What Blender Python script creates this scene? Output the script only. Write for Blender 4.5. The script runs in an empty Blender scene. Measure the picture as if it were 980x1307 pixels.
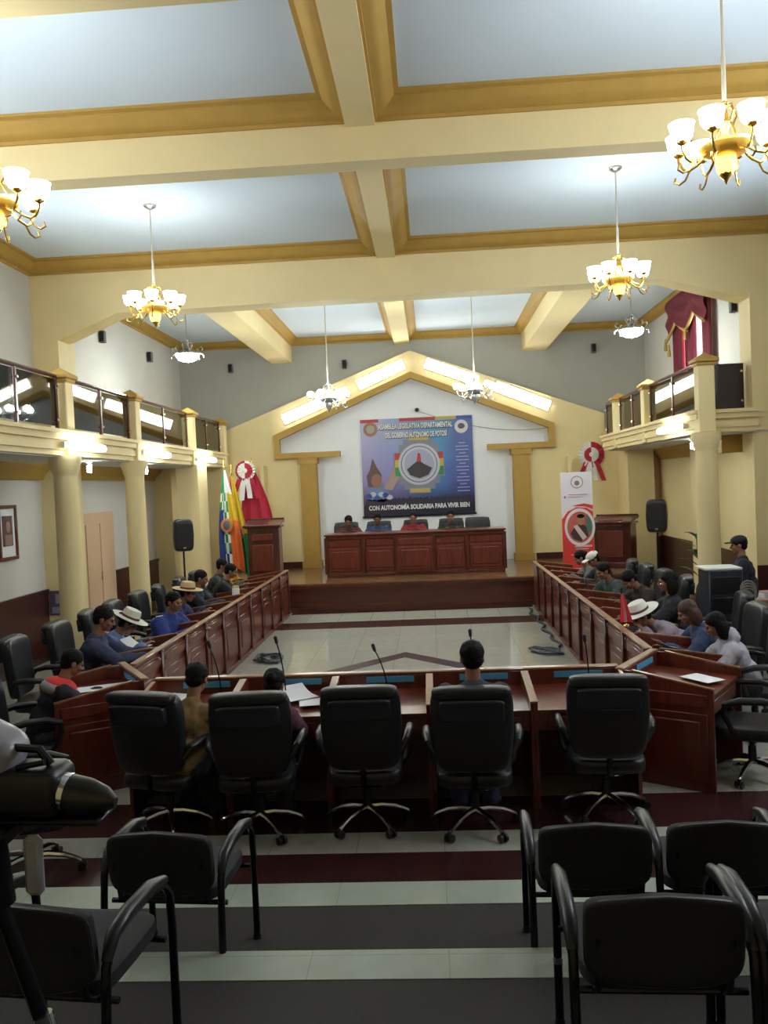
import bpy, bmesh, math, random
from mathutils import Vector, Matrix, noise
random.seed(7)
D = bpy.data
COL = bpy.context.scene.collection
PI = math.pi
def rad(a): return math.radians(a)
V = Vector

# ------------------------------------------------------------------ materials
def new_mat(name):
    m = D.materials.new(name); m.use_nodes = True
    nt = m.node_tree
    return m, nt, nt.nodes['Principled BSDF']
def mat(name, col, rough=.6, metal=0., var=0., scale=12., coat=0., bump=0., spec=.5):
    m, nt, b = new_mat(name)
    b.inputs['Base Color'].default_value = (*col, 1)
    b.inputs['Roughness'].default_value = rough
    b.inputs['Metallic'].default_value = metal
    b.inputs['Coat Weight'].default_value = coat
    b.inputs['Coat Roughness'].default_value = .12
    b.inputs['Specular IOR Level'].default_value = spec
    if var or bump:
        tc = nt.nodes.new('ShaderNodeTexCoord'); n = nt.nodes.new('ShaderNodeTexNoise')
        n.inputs['Scale'].default_value = scale; n.inputs['Detail'].default_value = 4
        nt.links.new(tc.outputs['Object'], n.inputs['Vector'])
        if var:
            mx = nt.nodes.new('ShaderNodeMix'); mx.data_type = 'RGBA'
            mx.inputs[6].default_value = (*[c * (1 - var) for c in col], 1)
            mx.inputs[7].default_value = (*[min(1, c * (1 + var)) for c in col], 1)
            nt.links.new(n.outputs['Fac'], mx.inputs[0]); nt.links.new(mx.outputs[2], b.inputs['Base Color'])
        if bump:
            bp = nt.nodes.new('ShaderNodeBump'); bp.inputs['Strength'].default_value = bump; bp.inputs['Distance'].default_value = .01
            nt.links.new(n.outputs['Fac'], bp.inputs['Height']); nt.links.new(bp.outputs['Normal'], b.inputs['Normal'])
    return m
def wood(name, c1, c2, rough=.3, coat=.5, scale=3., axis=(1, 1, .12)):
    m, nt, b = new_mat(name)
    tc = nt.nodes.new('ShaderNodeTexCoord'); mp = nt.nodes.new('ShaderNodeMapping'); n = nt.nodes.new('ShaderNodeTexNoise')
    mp.inputs['Scale'].default_value = [a * scale * 4 for a in axis]
    n.inputs['Scale'].default_value = 2.; n.inputs['Detail'].default_value = 6; n.inputs['Distortion'].default_value = 1.2
    r = nt.nodes.new('ShaderNodeValToRGB'); r.color_ramp.elements[0].color = (*c1, 1); r.color_ramp.elements[1].color = (*c2, 1)
    r.color_ramp.elements[0].position = .3; r.color_ramp.elements[1].position = .72
    nt.links.new(tc.outputs['Object'], mp.inputs['Vector']); nt.links.new(mp.outputs['Vector'], n.inputs['Vector'])
    nt.links.new(n.outputs['Fac'], r.inputs['Fac']); nt.links.new(r.outputs['Color'], b.inputs['Base Color'])
    b.inputs['Roughness'].default_value = rough; b.inputs['Coat Weight'].default_value = coat; b.inputs['Coat Roughness'].default_value = .15
    return m
def emit(name, col, strength, base=None):
    m, nt, b = new_mat(name)
    b.inputs['Base Color'].default_value = (*(base or col), 1)
    b.inputs['Emission Color'].default_value = (*col, 1)
    b.inputs['Emission Strength'].default_value = strength
    return m
def tile(name, c, mortar, size=.5, rough=.12):
    m, nt, b = new_mat(name)
    tc = nt.nodes.new('ShaderNodeTexCoord'); br = nt.nodes.new('ShaderNodeTexBrick'); n = nt.nodes.new('ShaderNodeTexNoise')
    br.offset = 0; br.inputs['Scale'].default_value = 1.; br.inputs['Mortar Size'].default_value = .003
    br.inputs['Brick Width'].default_value = size; br.inputs['Row Height'].default_value = size
    br.inputs['Color1'].default_value = (*c, 1); br.inputs['Color2'].default_value = (*[x * .94 for x in c], 1)
    br.inputs['Mortar'].default_value = (*mortar, 1)
    n.inputs['Scale'].default_value = 9; n.inputs['Detail'].default_value = 5
    mx = nt.nodes.new('ShaderNodeMix'); mx.data_type = 'RGBA'; mx.blend_type = 'MULTIPLY'; mx.inputs[0].default_value = .25
    nt.links.new(tc.outputs['Object'], br.inputs['Vector']); nt.links.new(tc.outputs['Object'], n.inputs['Vector'])
    nt.links.new(br.outputs['Color'], mx.inputs[6]); nt.links.new(n.outputs['Fac'], mx.inputs[7])
    nt.links.new(mx.outputs[2], b.inputs['Base Color'])
    b.inputs['Roughness'].default_value = rough
    return m

M = {}
M['cream'] = mat('cream_paint', (.78, .64, .34), .7, var=.05, scale=3)
M['ochre'] = mat('ochre_paint', (.46, .28, .06), .6, var=.12, scale=5)
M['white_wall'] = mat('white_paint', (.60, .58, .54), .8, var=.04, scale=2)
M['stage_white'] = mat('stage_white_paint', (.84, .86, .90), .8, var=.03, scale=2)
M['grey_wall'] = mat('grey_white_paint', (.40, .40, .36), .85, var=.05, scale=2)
M['ceiling'] = mat('ceiling_paint', (.66, .76, .87), .9, var=.02, scale=2)
M['soffit'] = mat('soffit_paint', (.55, .52, .46), .8)
M['peach'] = mat('peach_door_paint', (.60, .40, .26), .7, var=.06, scale=3)
M['wainscot'] = wood('dark_maroon_wainscot', (.035, .008, .008), (.07, .014, .012), .35, .3, 1.5)
M['desk'] = wood('red_brown_varnished_wood', (.08, .013, .007), (.165, .029, .013), .34, .4, 2.)
M['desk_dark'] = wood('dark_red_varnished_wood', (.05, .009, .005), (.10, .018, .008), .3, .5, 2.)
M['desk_edge'] = wood('pale_wood_edge', (.22, .10, .045), (.34, .17, .08), .3, .5, 2.)
M['stage_wood'] = wood('stage_riser_wood', (.05, .012, .007), (.10, .025, .012), .3, .4, 1.5, (.15, 1, 1))
M['stage_floor'] = wood('stage_parquet', (.16, .07, .03), (.26, .13, .06), .25, .4, 1.5, (.2, 1, 1))
M['tile'] = tile('cream_floor_tile', (.50, .50, .44), (.3, .28, .2), .6, .07)
M['tile_step'] = tile('pale_step_tile', (.39, .44, .36), (.3, .3, .24), .6, .35)
M['tile_maroon'] = mat('maroon_floor_tile', (.045, .014, .014), .25, var=.3, scale=8)
M['carpet'] = mat('brown_tier_floor', (.026, .022, .019), .8, var=.35, scale=60)
M['leather'] = mat('black_leather', (.016, .016, .019), .38, bump=.25, scale=60, spec=.5)
M['leather_panel'] = mat('blue_black_leather', (.02, .02, .032), .30, bump=.15, scale=50)
M['blk_plastic'] = mat('black_plastic', (.009, .009, .010), .35)
M['fabric_blk'] = mat('black_upholstery', (.007, .0065, .008), .75, var=.3, scale=120, bump=.2)
M['chrome'] = mat('chrome', (.75, .75, .78), .12, 1.)
M['blk_metal'] = mat('black_metal', (.015, .014, .018), .25, .6)
M['brass'] = mat('polished_brass', (.78, .50, .12), .25, 1.)
M['brass_lit'] = mat('lit_brass_bowl', (.85, .55, .10), .3, .35)  # lit copy of the brass, its glow put into the base colour
M['silver'] = mat('dull_silver', (.42, .43, .42), .3, .9)
M['rod'] = mat('pale_metal_rod', (.55, .53, .46), .4, .5)
M['shade'] = emit('lit_glass_shade', (.92, .95, .92), 4.6)
M['shade_far'] = emit('lit_glass_globe', (.90, 1., .97), 38.)
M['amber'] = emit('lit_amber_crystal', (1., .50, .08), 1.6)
M['tube'] = emit('lit_fluorescent_tube', (.92, 1., .97), 5.)
M['gable_light'] = emit('lit_gable_panel', (1., 1., .90), 6.5)
M['cfl'] = emit('lit_spiral_bulb', (.9, 1., .95), 14.)
M['white_plastic'] = mat('white_plastic', (.7, .7, .68), .5)
M['paper'] = mat('white_paper', (.75, .75, .78), .7)
M['nameplate'] = mat('blue_nameplate', (.07, .30, .50), .5)
M['curtain'] = mat('maroon_velvet', (.13, .008, .02), .8, var=.25, scale=30)
M['curtain_lit'] = mat('lit_red_curtain', (.35, .02, .04), .8)  # lit copy of the maroon curtain, the light put into a brighter red
M['gold_fringe'] = mat('gold_fringe', (.38, .24, .06), .7, var=.3, scale=60)
M['sheer'] = mat('white_sheer', (.8, .78, .78), .9)
M['skin'] = mat('skin', (.26, .12, .065), .55, var=.08, scale=20)
M['skin_dark'] = mat('tanned_skin', (.17, .075, .04), .55, var=.08, scale=20)
M['hair'] = mat('black_hair', (.006, .005, .005), .62, bump=.5, scale=90, spec=.15)
M['hair_brown'] = mat('brown_hair', (.05, .016, .009), .6, bump=.5, scale=90)
M['eye'] = mat('dark_eye', (.02, .012, .01), .2)
M['lip'] = mat('lip', (.22, .06, .045), .5)
M['straw'] = mat('pale_straw', (.62, .60, .50), .8, bump=.3, scale=120)
M['straw_tan'] = mat('tan_straw', (.55, .40, .20), .8, bump=.3, scale=120)
M['white_felt'] = mat('white_felt', (.70, .68, .62), .8)
M['band'] = mat('hat_band', (.10, .03, .03), .7)
M['grille'] = mat('speaker_grille', (.008, .007, .010), .75, bump=.6, scale=200)
M['leaf'] = mat('plant_leaf', (.05, .12, .03), .5, var=.3, scale=10)
M['terracotta'] = mat('plant_pot', (.20, .08, .04), .7)
M['cable'] = mat('dark_cable', (.015, .02, .03), .5)
def cloth(name, c, var=.15): 
    if name not in M: M[name] = mat(name, c, .85, var=var, scale=25, bump=.15)
    return M[name]
def flat(name, c, rough=.6):
    if name not in M: M[name] = mat(name, c, rough)
    return M[name]
# smoky railing glass
m, nt, b = new_mat('smoky_glass'); nt.nodes.remove(b)
out = nt.nodes['Material Output']; tr = nt.nodes.new('ShaderNodeBsdfTransparent'); gl = nt.nodes.new('ShaderNodeBsdfGlossy'); mx = nt.nodes.new('ShaderNodeMixShader'); fr = nt.nodes.new('ShaderNodeFresnel')
tr.inputs[0].default_value = (.42, .37, .33, 1); gl.inputs['Roughness'].default_value = .03; fr.inputs['IOR'].default_value = 1.7
nt.links.new(fr.outputs[0], mx.inputs[0]); nt.links.new(tr.outputs[0], mx.inputs[1]); nt.links.new(gl.outputs[0], mx.inputs[2]); nt.links.new(mx.outputs[0], out.inputs[0])
M['glass'] = m
m, nt, b = new_mat('window_glass'); nt.nodes.remove(b)
out = nt.nodes['Material Output']; tr = nt.nodes.new('ShaderNodeBsdfTransparent'); gl = nt.nodes.new('ShaderNodeBsdfGlossy'); mx = nt.nodes.new('ShaderNodeMixShader')
mx.inputs[0].default_value = .06; nt.links.new(tr.outputs[0], mx.inputs[1]); nt.links.new(gl.outputs[0], mx.inputs[2]); nt.links.new(mx.outputs[0], out.inputs[0])
M['pane'] = m
M['tinted'] = mat('dark_tinted_panel', (.035, .02, .018), .12)

# ------------------------------------------------------------------ mesh builder
class MB:
    def __init__(s): s.bm = bmesh.new(); s.cur = 0
    def _fin(s, n0):
        if s.cur:
            s.bm.faces.ensure_lookup_table()
            for f in s.bm.faces[n0:]: f.material_index = s.cur
    def mi(s, i): s.cur = i; return s
    def faces(s, vs, fs):
        n0 = len(s.bm.faces); vv = [s.bm.verts.new(v) for v in vs]
        for f in fs:
            try: s.bm.faces.new([vv[i] for i in f])
            except ValueError: pass
        s._fin(n0); return s
    def box(s, c, d, rot=None, bev=0., seg=1):
        n0 = len(s.bm.faces)
        r = bmesh.ops.create_cube(s.bm, size=1.)
        for v in r['verts']: v.co = V((v.co.x * d[0], v.co.y * d[1], v.co.z * d[2]))
        vs = r['verts']
        if bev:
            es = list({e for v in vs for e in v.link_edges})
            r2 = bmesh.ops.bevel(s.bm, geom=es, offset=min(bev, min(d) * .45), segments=seg, affect='EDGES', profile=.5)
            vs = list({v for f in r2['faces'] for v in f.verts} | {v for v in vs if v.is_valid})
        if rot is not None:
            if not isinstance(rot, Matrix): rot = Matrix.Rotation(rot, 3, 'Z')
            for v in vs: v.co = rot @ v.co
        for v in vs: v.co += V(c)
        s._fin(n0); return s
    def bb(s, x0, x1, y0, y1, z0, z1, bev=0.): return s.box(((x0+x1)/2, (y0+y1)/2, (z0+z1)/2), (abs(x1-x0), abs(y1-y0), abs(z1-z0)), None, bev)
    def frame(s, d):
        d = V(d).normalized(); a = V((0, 0, 1)) if abs(d.z) < .95 else V((1, 0, 0))
        x = d.cross(a).normalized(); return x, x.cross(d).normalized(), d
    def cone(s, a, b, ra, rb, seg=12, cap=True):
        a, b = V(a), V(b); x, y, d = s.frame(b - a)
        vs, fs = [], []
        for p, r in ((a, ra), (b, rb)):
            for k in range(seg):
                t = 2*PI*k/seg; vs.append(p + x*(r*math.cos(t)) + y*(r*math.sin(t)))
        for k in range(seg): fs.append((k, (k+1) % seg, seg+(k+1) % seg, seg+k))
        if cap: fs += [tuple(range(seg))[::-1], tuple(range(seg, 2*seg))]
        return s.faces(vs, fs)
    def capsule(s, a, b, ra, rb, seg=12, cr=3):
        a, b = V(a), V(b); x, y, d = s.frame(b - a)
        rings = []
        for k in range(cr): t = -PI/2 + PI/2*(k+.35)/cr; rings.append((a + d*(ra*math.sin(t)), ra*math.cos(t)))
        for k in range(5): rings.append((a.lerp(b, k/4), ra + (rb-ra)*k/4))
        for k in range(cr): t = PI/2*(k+.65)/cr; rings.append((b + d*(rb*math.sin(t)), rb*math.cos(t)))
        vs, fs = [], []
        for p, r in rings:
            for k in range(seg): t = 2*PI*k/seg; vs.append(p + x*(r*math.cos(t)) + y*(r*math.sin(t)))
        n = len(rings)
        for i in range(n-1):
            for k in range(seg): fs.append((i*seg+k, i*seg+(k+1) % seg, (i+1)*seg+(k+1) % seg, (i+1)*seg+k))
        fs += [tuple(range(seg))[::-1], tuple(range((n-1)*seg, n*seg))]
        return s.faces(vs, fs)
    def ell(s, c, r, rot=None, u=16, v=10, e=1., f=None):
        c = V(c); vs, fs = [], []
        def p(a, k): return math.copysign(abs(a)**k, a)
        for i in range(1, v):
            ph = -PI/2 + PI*i/v
            for k in range(u):
                t = 2*PI*k/u
                q = V((r[0]*p(math.cos(ph), e)*p(math.cos(t), e), r[1]*p(math.cos(ph), e)*p(math.sin(t), e), r[2]*p(math.sin(ph), e)))
                if f: q = f(q)
                if rot is not None: q = rot @ q
                vs.append(c + q)
        n = v-1
        for i in range(n-1):
            for k in range(u): fs.append((i*u+k, i*u+(k+1) % u, (i+1)*u+(k+1) % u, (i+1)*u+k))
        for z, ring in ((-1, 0), (1, n-1)):
            q = V((0, 0, z*r[2]))
            if f: q = f(q)
            if rot is not None: q = rot @ q
            vs.append(c + q); j = len(vs)-1
            for k in range(u):
                a, b_ = ring*u+k, ring*u+(k+1) % u
                fs.append((a, j, b_) if z < 0 else (a, b_, j))
        return s.faces(vs, fs)
    def pad(s, c, d, rot=None, e=.35, f=None, u=24, v=14): return s.ell(c, (d[0]/2, d[1]/2, d[2]/2), rot, u, v, e, f)
    def tube(s, pts, r, seg=8, closed=False):
        pts = [V(p) for p in pts]; n = len(pts); vs, fs = [], []
        px = None
        for i in range(n):
            t = (pts[(i+1) % n] - pts[i-1]) if closed else (pts[min(i+1, n-1)] - pts[max(i-1, 0)])
            if t.length < 1e-9: t = V((0, 0, 1))
            t.normalize()
            if px is None: x = s.frame(t)[0]
            else:
                x = px - t*px.dot(t)
                x = x.normalized() if x.length > 1e-6 else s.frame(t)[0]
            px = x; y = t.cross(x)
            rr = r[i] if isinstance(r, (list, tuple)) else r
            for k in range(seg): a = 2*PI*k/seg; vs.append(pts[i] + x*(rr*math.cos(a)) + y*(rr*math.sin(a)))
        for i in range(n if closed else n-1):
            j = (i+1) % n
            for k in range(seg): fs.append((i*seg+k, i*seg+(k+1) % seg, j*seg+(k+1) % seg, j*seg+k))
        if not closed: fs += [tuple(range(seg))[::-1], tuple(range((n-1)*seg, n*seg))]
        return s.faces(vs, fs)
    def lathe(s, prof, c=(0, 0, 0), seg=20, rot=None):
        c = V(c); vs, fs = [], []
        for r, z in prof:
            for k in range(seg):
                t = 2*PI*k/seg; q = V((r*math.cos(t), r*math.sin(t), z)); vs.append(c + (rot @ q if rot is not None else q))
        for i in range(len(prof)-1):
            for k in range(seg): fs.append((i*seg+k, i*seg+(k+1) % seg, (i+1)*seg+(k+1) % seg, (i+1)*seg+k))
        fs += [tuple(range(seg))[::-1], tuple(range((len(prof)-1)*seg, len(prof)*seg))]
        return s.faces(vs, fs)
    def prism(s, poly, a, b, axis='Y'):
        def P(u, v, w): return {'Y': (u, w, v), 'X': (w, u, v), 'Z': (u, v, w)}[axis]
        n = len(poly); vs = [P(u, v, a) for u, v in poly] + [P(u, v, b) for u, v in poly]
        fs = [tuple(range(n)), tuple(range(n, 2*n))[::-1]] + [(i, i+n, (i+1) % n + n, (i+1) % n) for i in range(n)]
        return s.faces(vs, fs)
    def sheet(s, fn, nu, nv, th, mfn=None):
        n0 = len(s.bm.faces)
        P = [[V(fn(i/nu, j/nv)) for j in range(nv+1)] for i in range(nu+1)]
        def nrm(i, j):
            a = P[min(i+1, nu)][j] - P[max(i-1, 0)][j]; b_ = P[i][min(j+1, nv)] - P[i][max(j-1, 0)]
            c = a.cross(b_); return c.normalized() if c.length > 1e-9 else V((0, 1, 0))
        A = [[s.bm.verts.new(P[i][j]) for j in range(nv+1)] for i in range(nu+1)]
        B = [[s.bm.verts.new(P[i][j] + nrm(i, j)*th) for j in range(nv+1)] for i in range(nu+1)]
        for i in range(nu):
            for j in range(nv):
                f1 = s.bm.faces.new((A[i][j], A[i][j+1], A[i+1][j+1], A[i+1][j])); f2 = s.bm.faces.new((B[i][j], B[i+1][j], B[i+1][j+1], B[i][j+1]))
                if mfn: f1.material_index = f2.material_index = mfn((i+.5)/nu, (j+.5)/nv)
        for j in range(nv):
            for i in (0, nu):
                f = s.bm.faces.new((A[i][j], A[i][j+1], B[i][j+1], B[i][j]))
                if mfn: f.material_index = mfn(min(max(i/nu, .001), .999), (j+.5)/nv)
        for i in range(nu):
            for j in (0, nv):
                f = s.bm.faces.new((A[i][j], A[i+1][j], B[i+1][j], B[i][j]))
                if mfn: f.material_index = mfn((i+.5)/nu, min(max(j/nv, .001), .999))
        return s
    def mesh(s, name, mats, sharp=40):
        bmesh.ops.recalc_face_normals(s.bm, faces=s.bm.faces)
        me = D.meshes.new(name); s.bm.to_mesh(me); s.bm.free()
        for m_ in (mats if isinstance(mats, (list, tuple)) else [mats]): me.materials.append(m_)
        me.polygons.foreach_set('use_smooth', [True]*len(me.polygons))
        me.set_sharp_from_angle(angle=rad(sharp))
        return me
    def build(s, name, mats, parent=None, label=None, sharp=40):
        o = D.objects.new(name, s.mesh(name, mats, sharp)); COL.objects.link(o)
        if parent: o.parent = parent
        if label: o['label'] = label
        return o

def tag(o, label=None, cat=None, group=None, kind=None):
    if label: o['label'] = label
    if cat: o['category'] = cat
    if group: o['group'] = group
    if kind: o['kind'] = kind
    return o
def thing(name, label, cat, loc=(0, 0, 0), rz=0., group=None):
    o = D.objects.new(name, None); COL.objects.link(o); o.empty_display_size = .1
    o.location = loc; o.rotation_euler = (0, 0, rz)
    return tag(o, label, cat, group)
def struct(name, mb, mats, label=None, sharp=35):
    o = mb.build(name, mats, None, label, sharp); o['kind'] = 'structure'; return o
def dup(o, loc=None, rz=None, label=None, parent=None):
    c = o.copy(); COL.objects.link(c)
    if parent is not None: c.parent = parent
    if loc is not None: c.location = loc
    if rz is not None: c.rotation_euler = (0, 0, rz)
    if label: c['label'] = label
    for ch in list(o.children): dup(ch, parent=c)
    return c
def text_mesh(txt, size, m_, name='lettering', bold=.0, width=None, ext=.001):
    cu = D.curves.new('t', 'FONT'); cu.body = txt; cu.size = size; cu.align_x = 'CENTER'; cu.align_y = 'CENTER'; cu.extrude = ext; cu.offset = bold; cu.resolution_u = 3
    o = D.objects.new('t', cu); COL.objects.link(o)
    me = D.meshes.new_from_object(o.evaluated_get(bpy.context.evaluated_depsgraph_get()))
    D.objects.remove(o); D.curves.remove(cu)
    if width:
        xs = [v.co.x for v in me.vertices]; k = width/(max(xs)-min(xs))
        for v in me.vertices: v.co.x *= k
    me.materials.clear(); me.materials.append(m_); me.name = name
    return me
def text_part(txt, size, loc, m_, parent, rot=(PI/2, 0, 0), bold=0., width=None, name='lettering'):
    o = D.objects.new(name, text_mesh(txt, size, m_, name, bold, width)); COL.objects.link(o); o.parent = parent
    o.location = loc; o.rotation_euler = rot; return o

# ------------------------------------------------------------------ the room
XL, XR, YB, YF, ZC = -6.0, 5.2, 20.4, -1.6, 6.1
XC = -.46
fl = MB()
fl.bb(XL-.2, XR+.2, 4.72, YB+.2, -.2, 0)
fl.mi(1)
def inlay(x0, x1, y0, y1): fl.bb(x0, x1, y0, y1, -.01, .002)
inlay(XL, XR, 5.93, 6.56); inlay(XL, XR, 4.72, 5.59); inlay(-2.83, 1.9, 14.62, 15.32); inlay(-2.83, 1.9, 16.35, 16.65)
for sx in (-1, 1):                                   # diamond outline in the middle of the hall floor
    for sy in (-1, 1):
        a = [(XC, 10.2+sy*2.15), (XC+sx*2.0, 10.2), (XC+sx*1.65, 10.2), (XC, 10.2+sy*1.78)]
        fl.prism(a if sx*sy < 0 else a[::-1], -.01, .002, 'Z')
fl.mi(2)
for z, y0, y1 in ((.21, 3.63, 4.72), (.43, 2.35, 3.63), (.66, .95, 2.35), (.88, YF, .95)):
    fl.bb(XL, XR, y0, y1, -.2, z)
fl.mi(3)
for z, y1, w in ((.21, 4.72, .25), (.43, 3.63, .21), (.66, 2.35, .2), (.88, .95, .2)): fl.bb(XL, XR, y1-w, y1+.012, z-.03, z+.003)
struct('floor', fl, [M['tile'], M['tile_maroon'], M['carpet'], M['tile_step']])
st = MB(); st.bb(-4.85, 4.0, 16.65, YB, 0, .54); st.mi(1); st.bb(-4.85, 4.0, 16.62, YB, .54, .57); st.mi(0)
st.bb(-4.85, 4.0, 16.60, 16.65, 0, .09); st.bb(-4.85, 4.0, 16.62, 16.65, .47, .54)
struct('floor_stage', st, [M['stage_wood'], M['stage_floor']])

wy0, wy1, wz0, wz1 = 15.75, 17.1, 3.9, 5.65
def pierced(x0, x1, holes):
    w = MB(); y = YF
    for a, b_ in holes:
        w.bb(x0, x1, y, a, -.2, 6.4).bb(x0, x1, a, b_, -.2, wz0).bb(x0, x1, a, b_, wz1, 6.4); y = b_
    return w.bb(x0, x1, y, YB+.2, -.2, 6.4)
LWIN_ADDED = [(5.0, 7.2), (9.0, 10.0)]; RWIN = [(5.0, 7.2), (9.0, 10.0), (wy0, wy1)]  # all but the last right opening are unseen, added to let in daylight
struct('wall_left', pierced(XL-.2, XL, LWIN_ADDED), M['white_wall'])
struct('wall_right', pierced(XR, XR+.2, RWIN), M['white_wall'])
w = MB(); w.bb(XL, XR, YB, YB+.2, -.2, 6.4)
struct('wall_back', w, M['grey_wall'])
w = MB(); w.bb(XR-.012, XR, 13.1, 19.3, 1.0, 3.02)
struct('wall_right_lower', w, M['cream'])
w = MB(); w.bb(XL-.2, XR+.2, YF-.2, YF, -.2, 6.4)
struct('wall_front', w, M['cream'])
w = MB(); w.bb(XL-.2, XR+.2, YF-.2, YB+.2, ZC, 6.4)
struct('ceiling', w, M['ceiling'])
w = MB(); w.prism([(-3.63, .57), (-3.63, 3.7), (-.38, 5.06), (3.13, 3.7), (3.13, .57)], YB-.06, YB-.01)
struct('wall_stage', w, M['stage_white'])

# curtained window high on the right wall, plus unseen windows added for daylight
win_n = 0
for x, holes in ((XR+.09, RWIN[::-1]), (XL-.09, LWIN_ADDED)):
    for y0, y1 in holes:
        win_n += 1; w = MB(); ym = (y0+y1)/2
        for a, b_, c, d in ((y0, y0+.06, wz0, wz1), (y1-.06, y1, wz0, wz1), (y0, y1, wz0, wz0+.06), (y0, y1, wz1-.06, wz1), (ym-.03, ym+.03, wz0, wz1)): w.bb(x-.03, x+.03, a, b_, c, d)
        o = struct('window_%d' % win_n, w, M['white_plastic'], 'tall bright window behind the maroon curtains above the right balcony' if win_n == 1 else None)
        w = MB(); w.bb(x-.005, x+.005, y0+.05, y1-.05, wz0+.05, wz1-.05); w.build('pane', M['pane'], o)
        pl = D.lights.new('window_portal', 'AREA'); pl.shape = 'RECTANGLE'; pl.size = y1-y0; pl.size_y = wz1-wz0; pl.cycles.is_portal = True
        po = D.objects.new('window_portal', pl); COL.objects.link(po); po.location = (x + (.12 if x > 0 else -.12), ym, (wz0+wz1)/2)
        po.rotation_euler = (PI/2, 0, PI/2 if x > 0 else -PI/2)

trim_n = [0]
def trim(mb, m_, label=None):
    trim_n[0] += 1
    return struct('trim_%d' % trim_n[0], mb, m_, label)
# beams
w = MB(); w.prism([(XL, 6.2), (XL, 4.88), (-5.55, 4.91), (-4.66, 5.27), (3.55, 5.33), (4.72, 4.99), (XR, 4.97), (XR, 6.2)], 12.7, 13.1)
trim(w, M['cream'], 'deep cream cross beam with sloped haunches in front of the stage bay')
for y0, y1 in ((8.05, 8.31), (5.07, 5.33), (.6, .9)):
    w = MB(); w.bb(XL, XR, y0, y1, 5.55, 6.2); trim(w, M['cream'])
w = MB(); w.bb(-.66, -.38, YF, 12.7, 5.87, 6.2); trim(w, M['cream'])
for x0, x1, z in ((-3.72, -3.22, 5.53), (-.72, -.36, 5.84), (2.32, 2.88, 5.53)):
    w = MB(); w.bb(x0, x1, 13.1, YB, z, 6.2); trim(w, M['cream'])
# ochre crown mouldings round every ceiling coffer
def crown(x0, x1, y0, y1, z0=5.90, out_=.24):
    prof = [(0, z0), (.025, z0), (.025, z0+.035), (.07, z0+.05), (out_*.55, z0+.10), (out_*.8, z0+.15), (out_*.8, z0+.165), (out_, z0+.175), (out_, ZC+.01), (0, ZC+.01)]
    mb = MB(); n = len(prof); vs, fs = [], []
    for (cx, cy, sx, sy) in ((x0, y0, 1, 1), (x1, y0, -1, 1), (x1, y1, -1, -1), (x0, y1, 1, -1)):
        for d, z in prof: vs.append((cx+sx*d, cy+sy*d, z))
    for c in range(4):
        for i in range(n):
            j = (i+1) % n; fs.append((c*n+i, c*n+j, ((c+1) % 4)*n+j, ((c+1) % 4)*n+i))
    mb.faces(vs, fs); trim(mb, M['ochre'])
for y0, y1 in ((.9, 5.07), (5.33, 8.05), (8.31, 12.7)):
    crown(XL, -.66, y0, y1); crown(-.38, XR, y0, y1)
for x0, x1 in ((XL, -3.72), (-3.22, -.72), (-.36, 2.32), (2.88, XR)): crown(x0, x1, 13.1, YB, 5.93, .2)
# wall piers that carry the deep beam
w = MB(); w.bb(XL, -5.6, 12.705, 13.3, 0, 4.95); trim(w, M['cream'])
w = MB(); w.bb(4.76, XR, 12.66, 13.1, 0, 5.05); trim(w, M['cream'])
w = MB(); w.bb(XL, -5.6, 18.0, 18.5, 0, 3.05); trim(w, M['cream'])
w = MB(); w.bb(4.85, XR, 15.6, 16.0, 0, 3.05); trim(w, M['cream'])

# stage wall: yellow gable with recess, ochre gable trim and pilasters
for sgn in (-1, 1):
    def mx_(x): return x if sgn < 0 else 2*(-.36)-x
    poly = [(-4.86, .57), (-4.86, 3.93), (-.36, 5.63), (-.36, 5.06), (-3.63, 3.7), (-3.63, 3.25), (-2.9, 3.25), (-2.9, .57)]
    w = MB(); w.prism([(mx_(a), b_) for a, b_ in poly], YB-.34, YB-.01)
    trim(w, M['cream'])
    w = MB()
    t = Matrix.Rotation(0, 3, 'Y')
    w.prism([(mx_(a), b_) for a, b_ in [(-.36, 5.12), (-3.68, 3.76), (-3.68, 3.6), (-.36, 4.97)]], YB-.46, YB-.30)
    w.prism([(mx_(a), b_) for a, b_ in [(-3.68, 3.76), (-3.68, 3.2), (-3.54, 3.2), (-3.54, 3.76)]], YB-.45, YB-.30)
    w.prism([(mx_(a), b_) for a, b_ in [(-3.68, 3.33), (-2.10, 3.33), (-2.10, 3.2), (-3.68, 3.2)]], YB-.47, YB-.30)
    trim(w, M['ochre'], 'ochre half gable moulding on the stage wall')
    w = MB(); w.prism([(mx_(a), b_) for a, b_ in [(-3.08, .57), (-3.08, 3.2), (-2.70, 3.2), (-2.70, .57)]], YB-.42, YB-.05)
    w.prism([(mx_(a), b_) for a, b_ in [(-3.12, 3.06), (-3.12, 3.2), (-2.66, 3.2), (-2.66, 3.06)]], YB-.45, YB-.05)
    w.prism([(mx_(a), b_) for a, b_ in [(-3.12, .57), (-3.12, .72), (-2.66, .72), (-2.66, .57)]], YB-.45, YB-.05)
    trim(w, M['ochre'], 'ochre pilaster beside the white stage recess')
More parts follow.
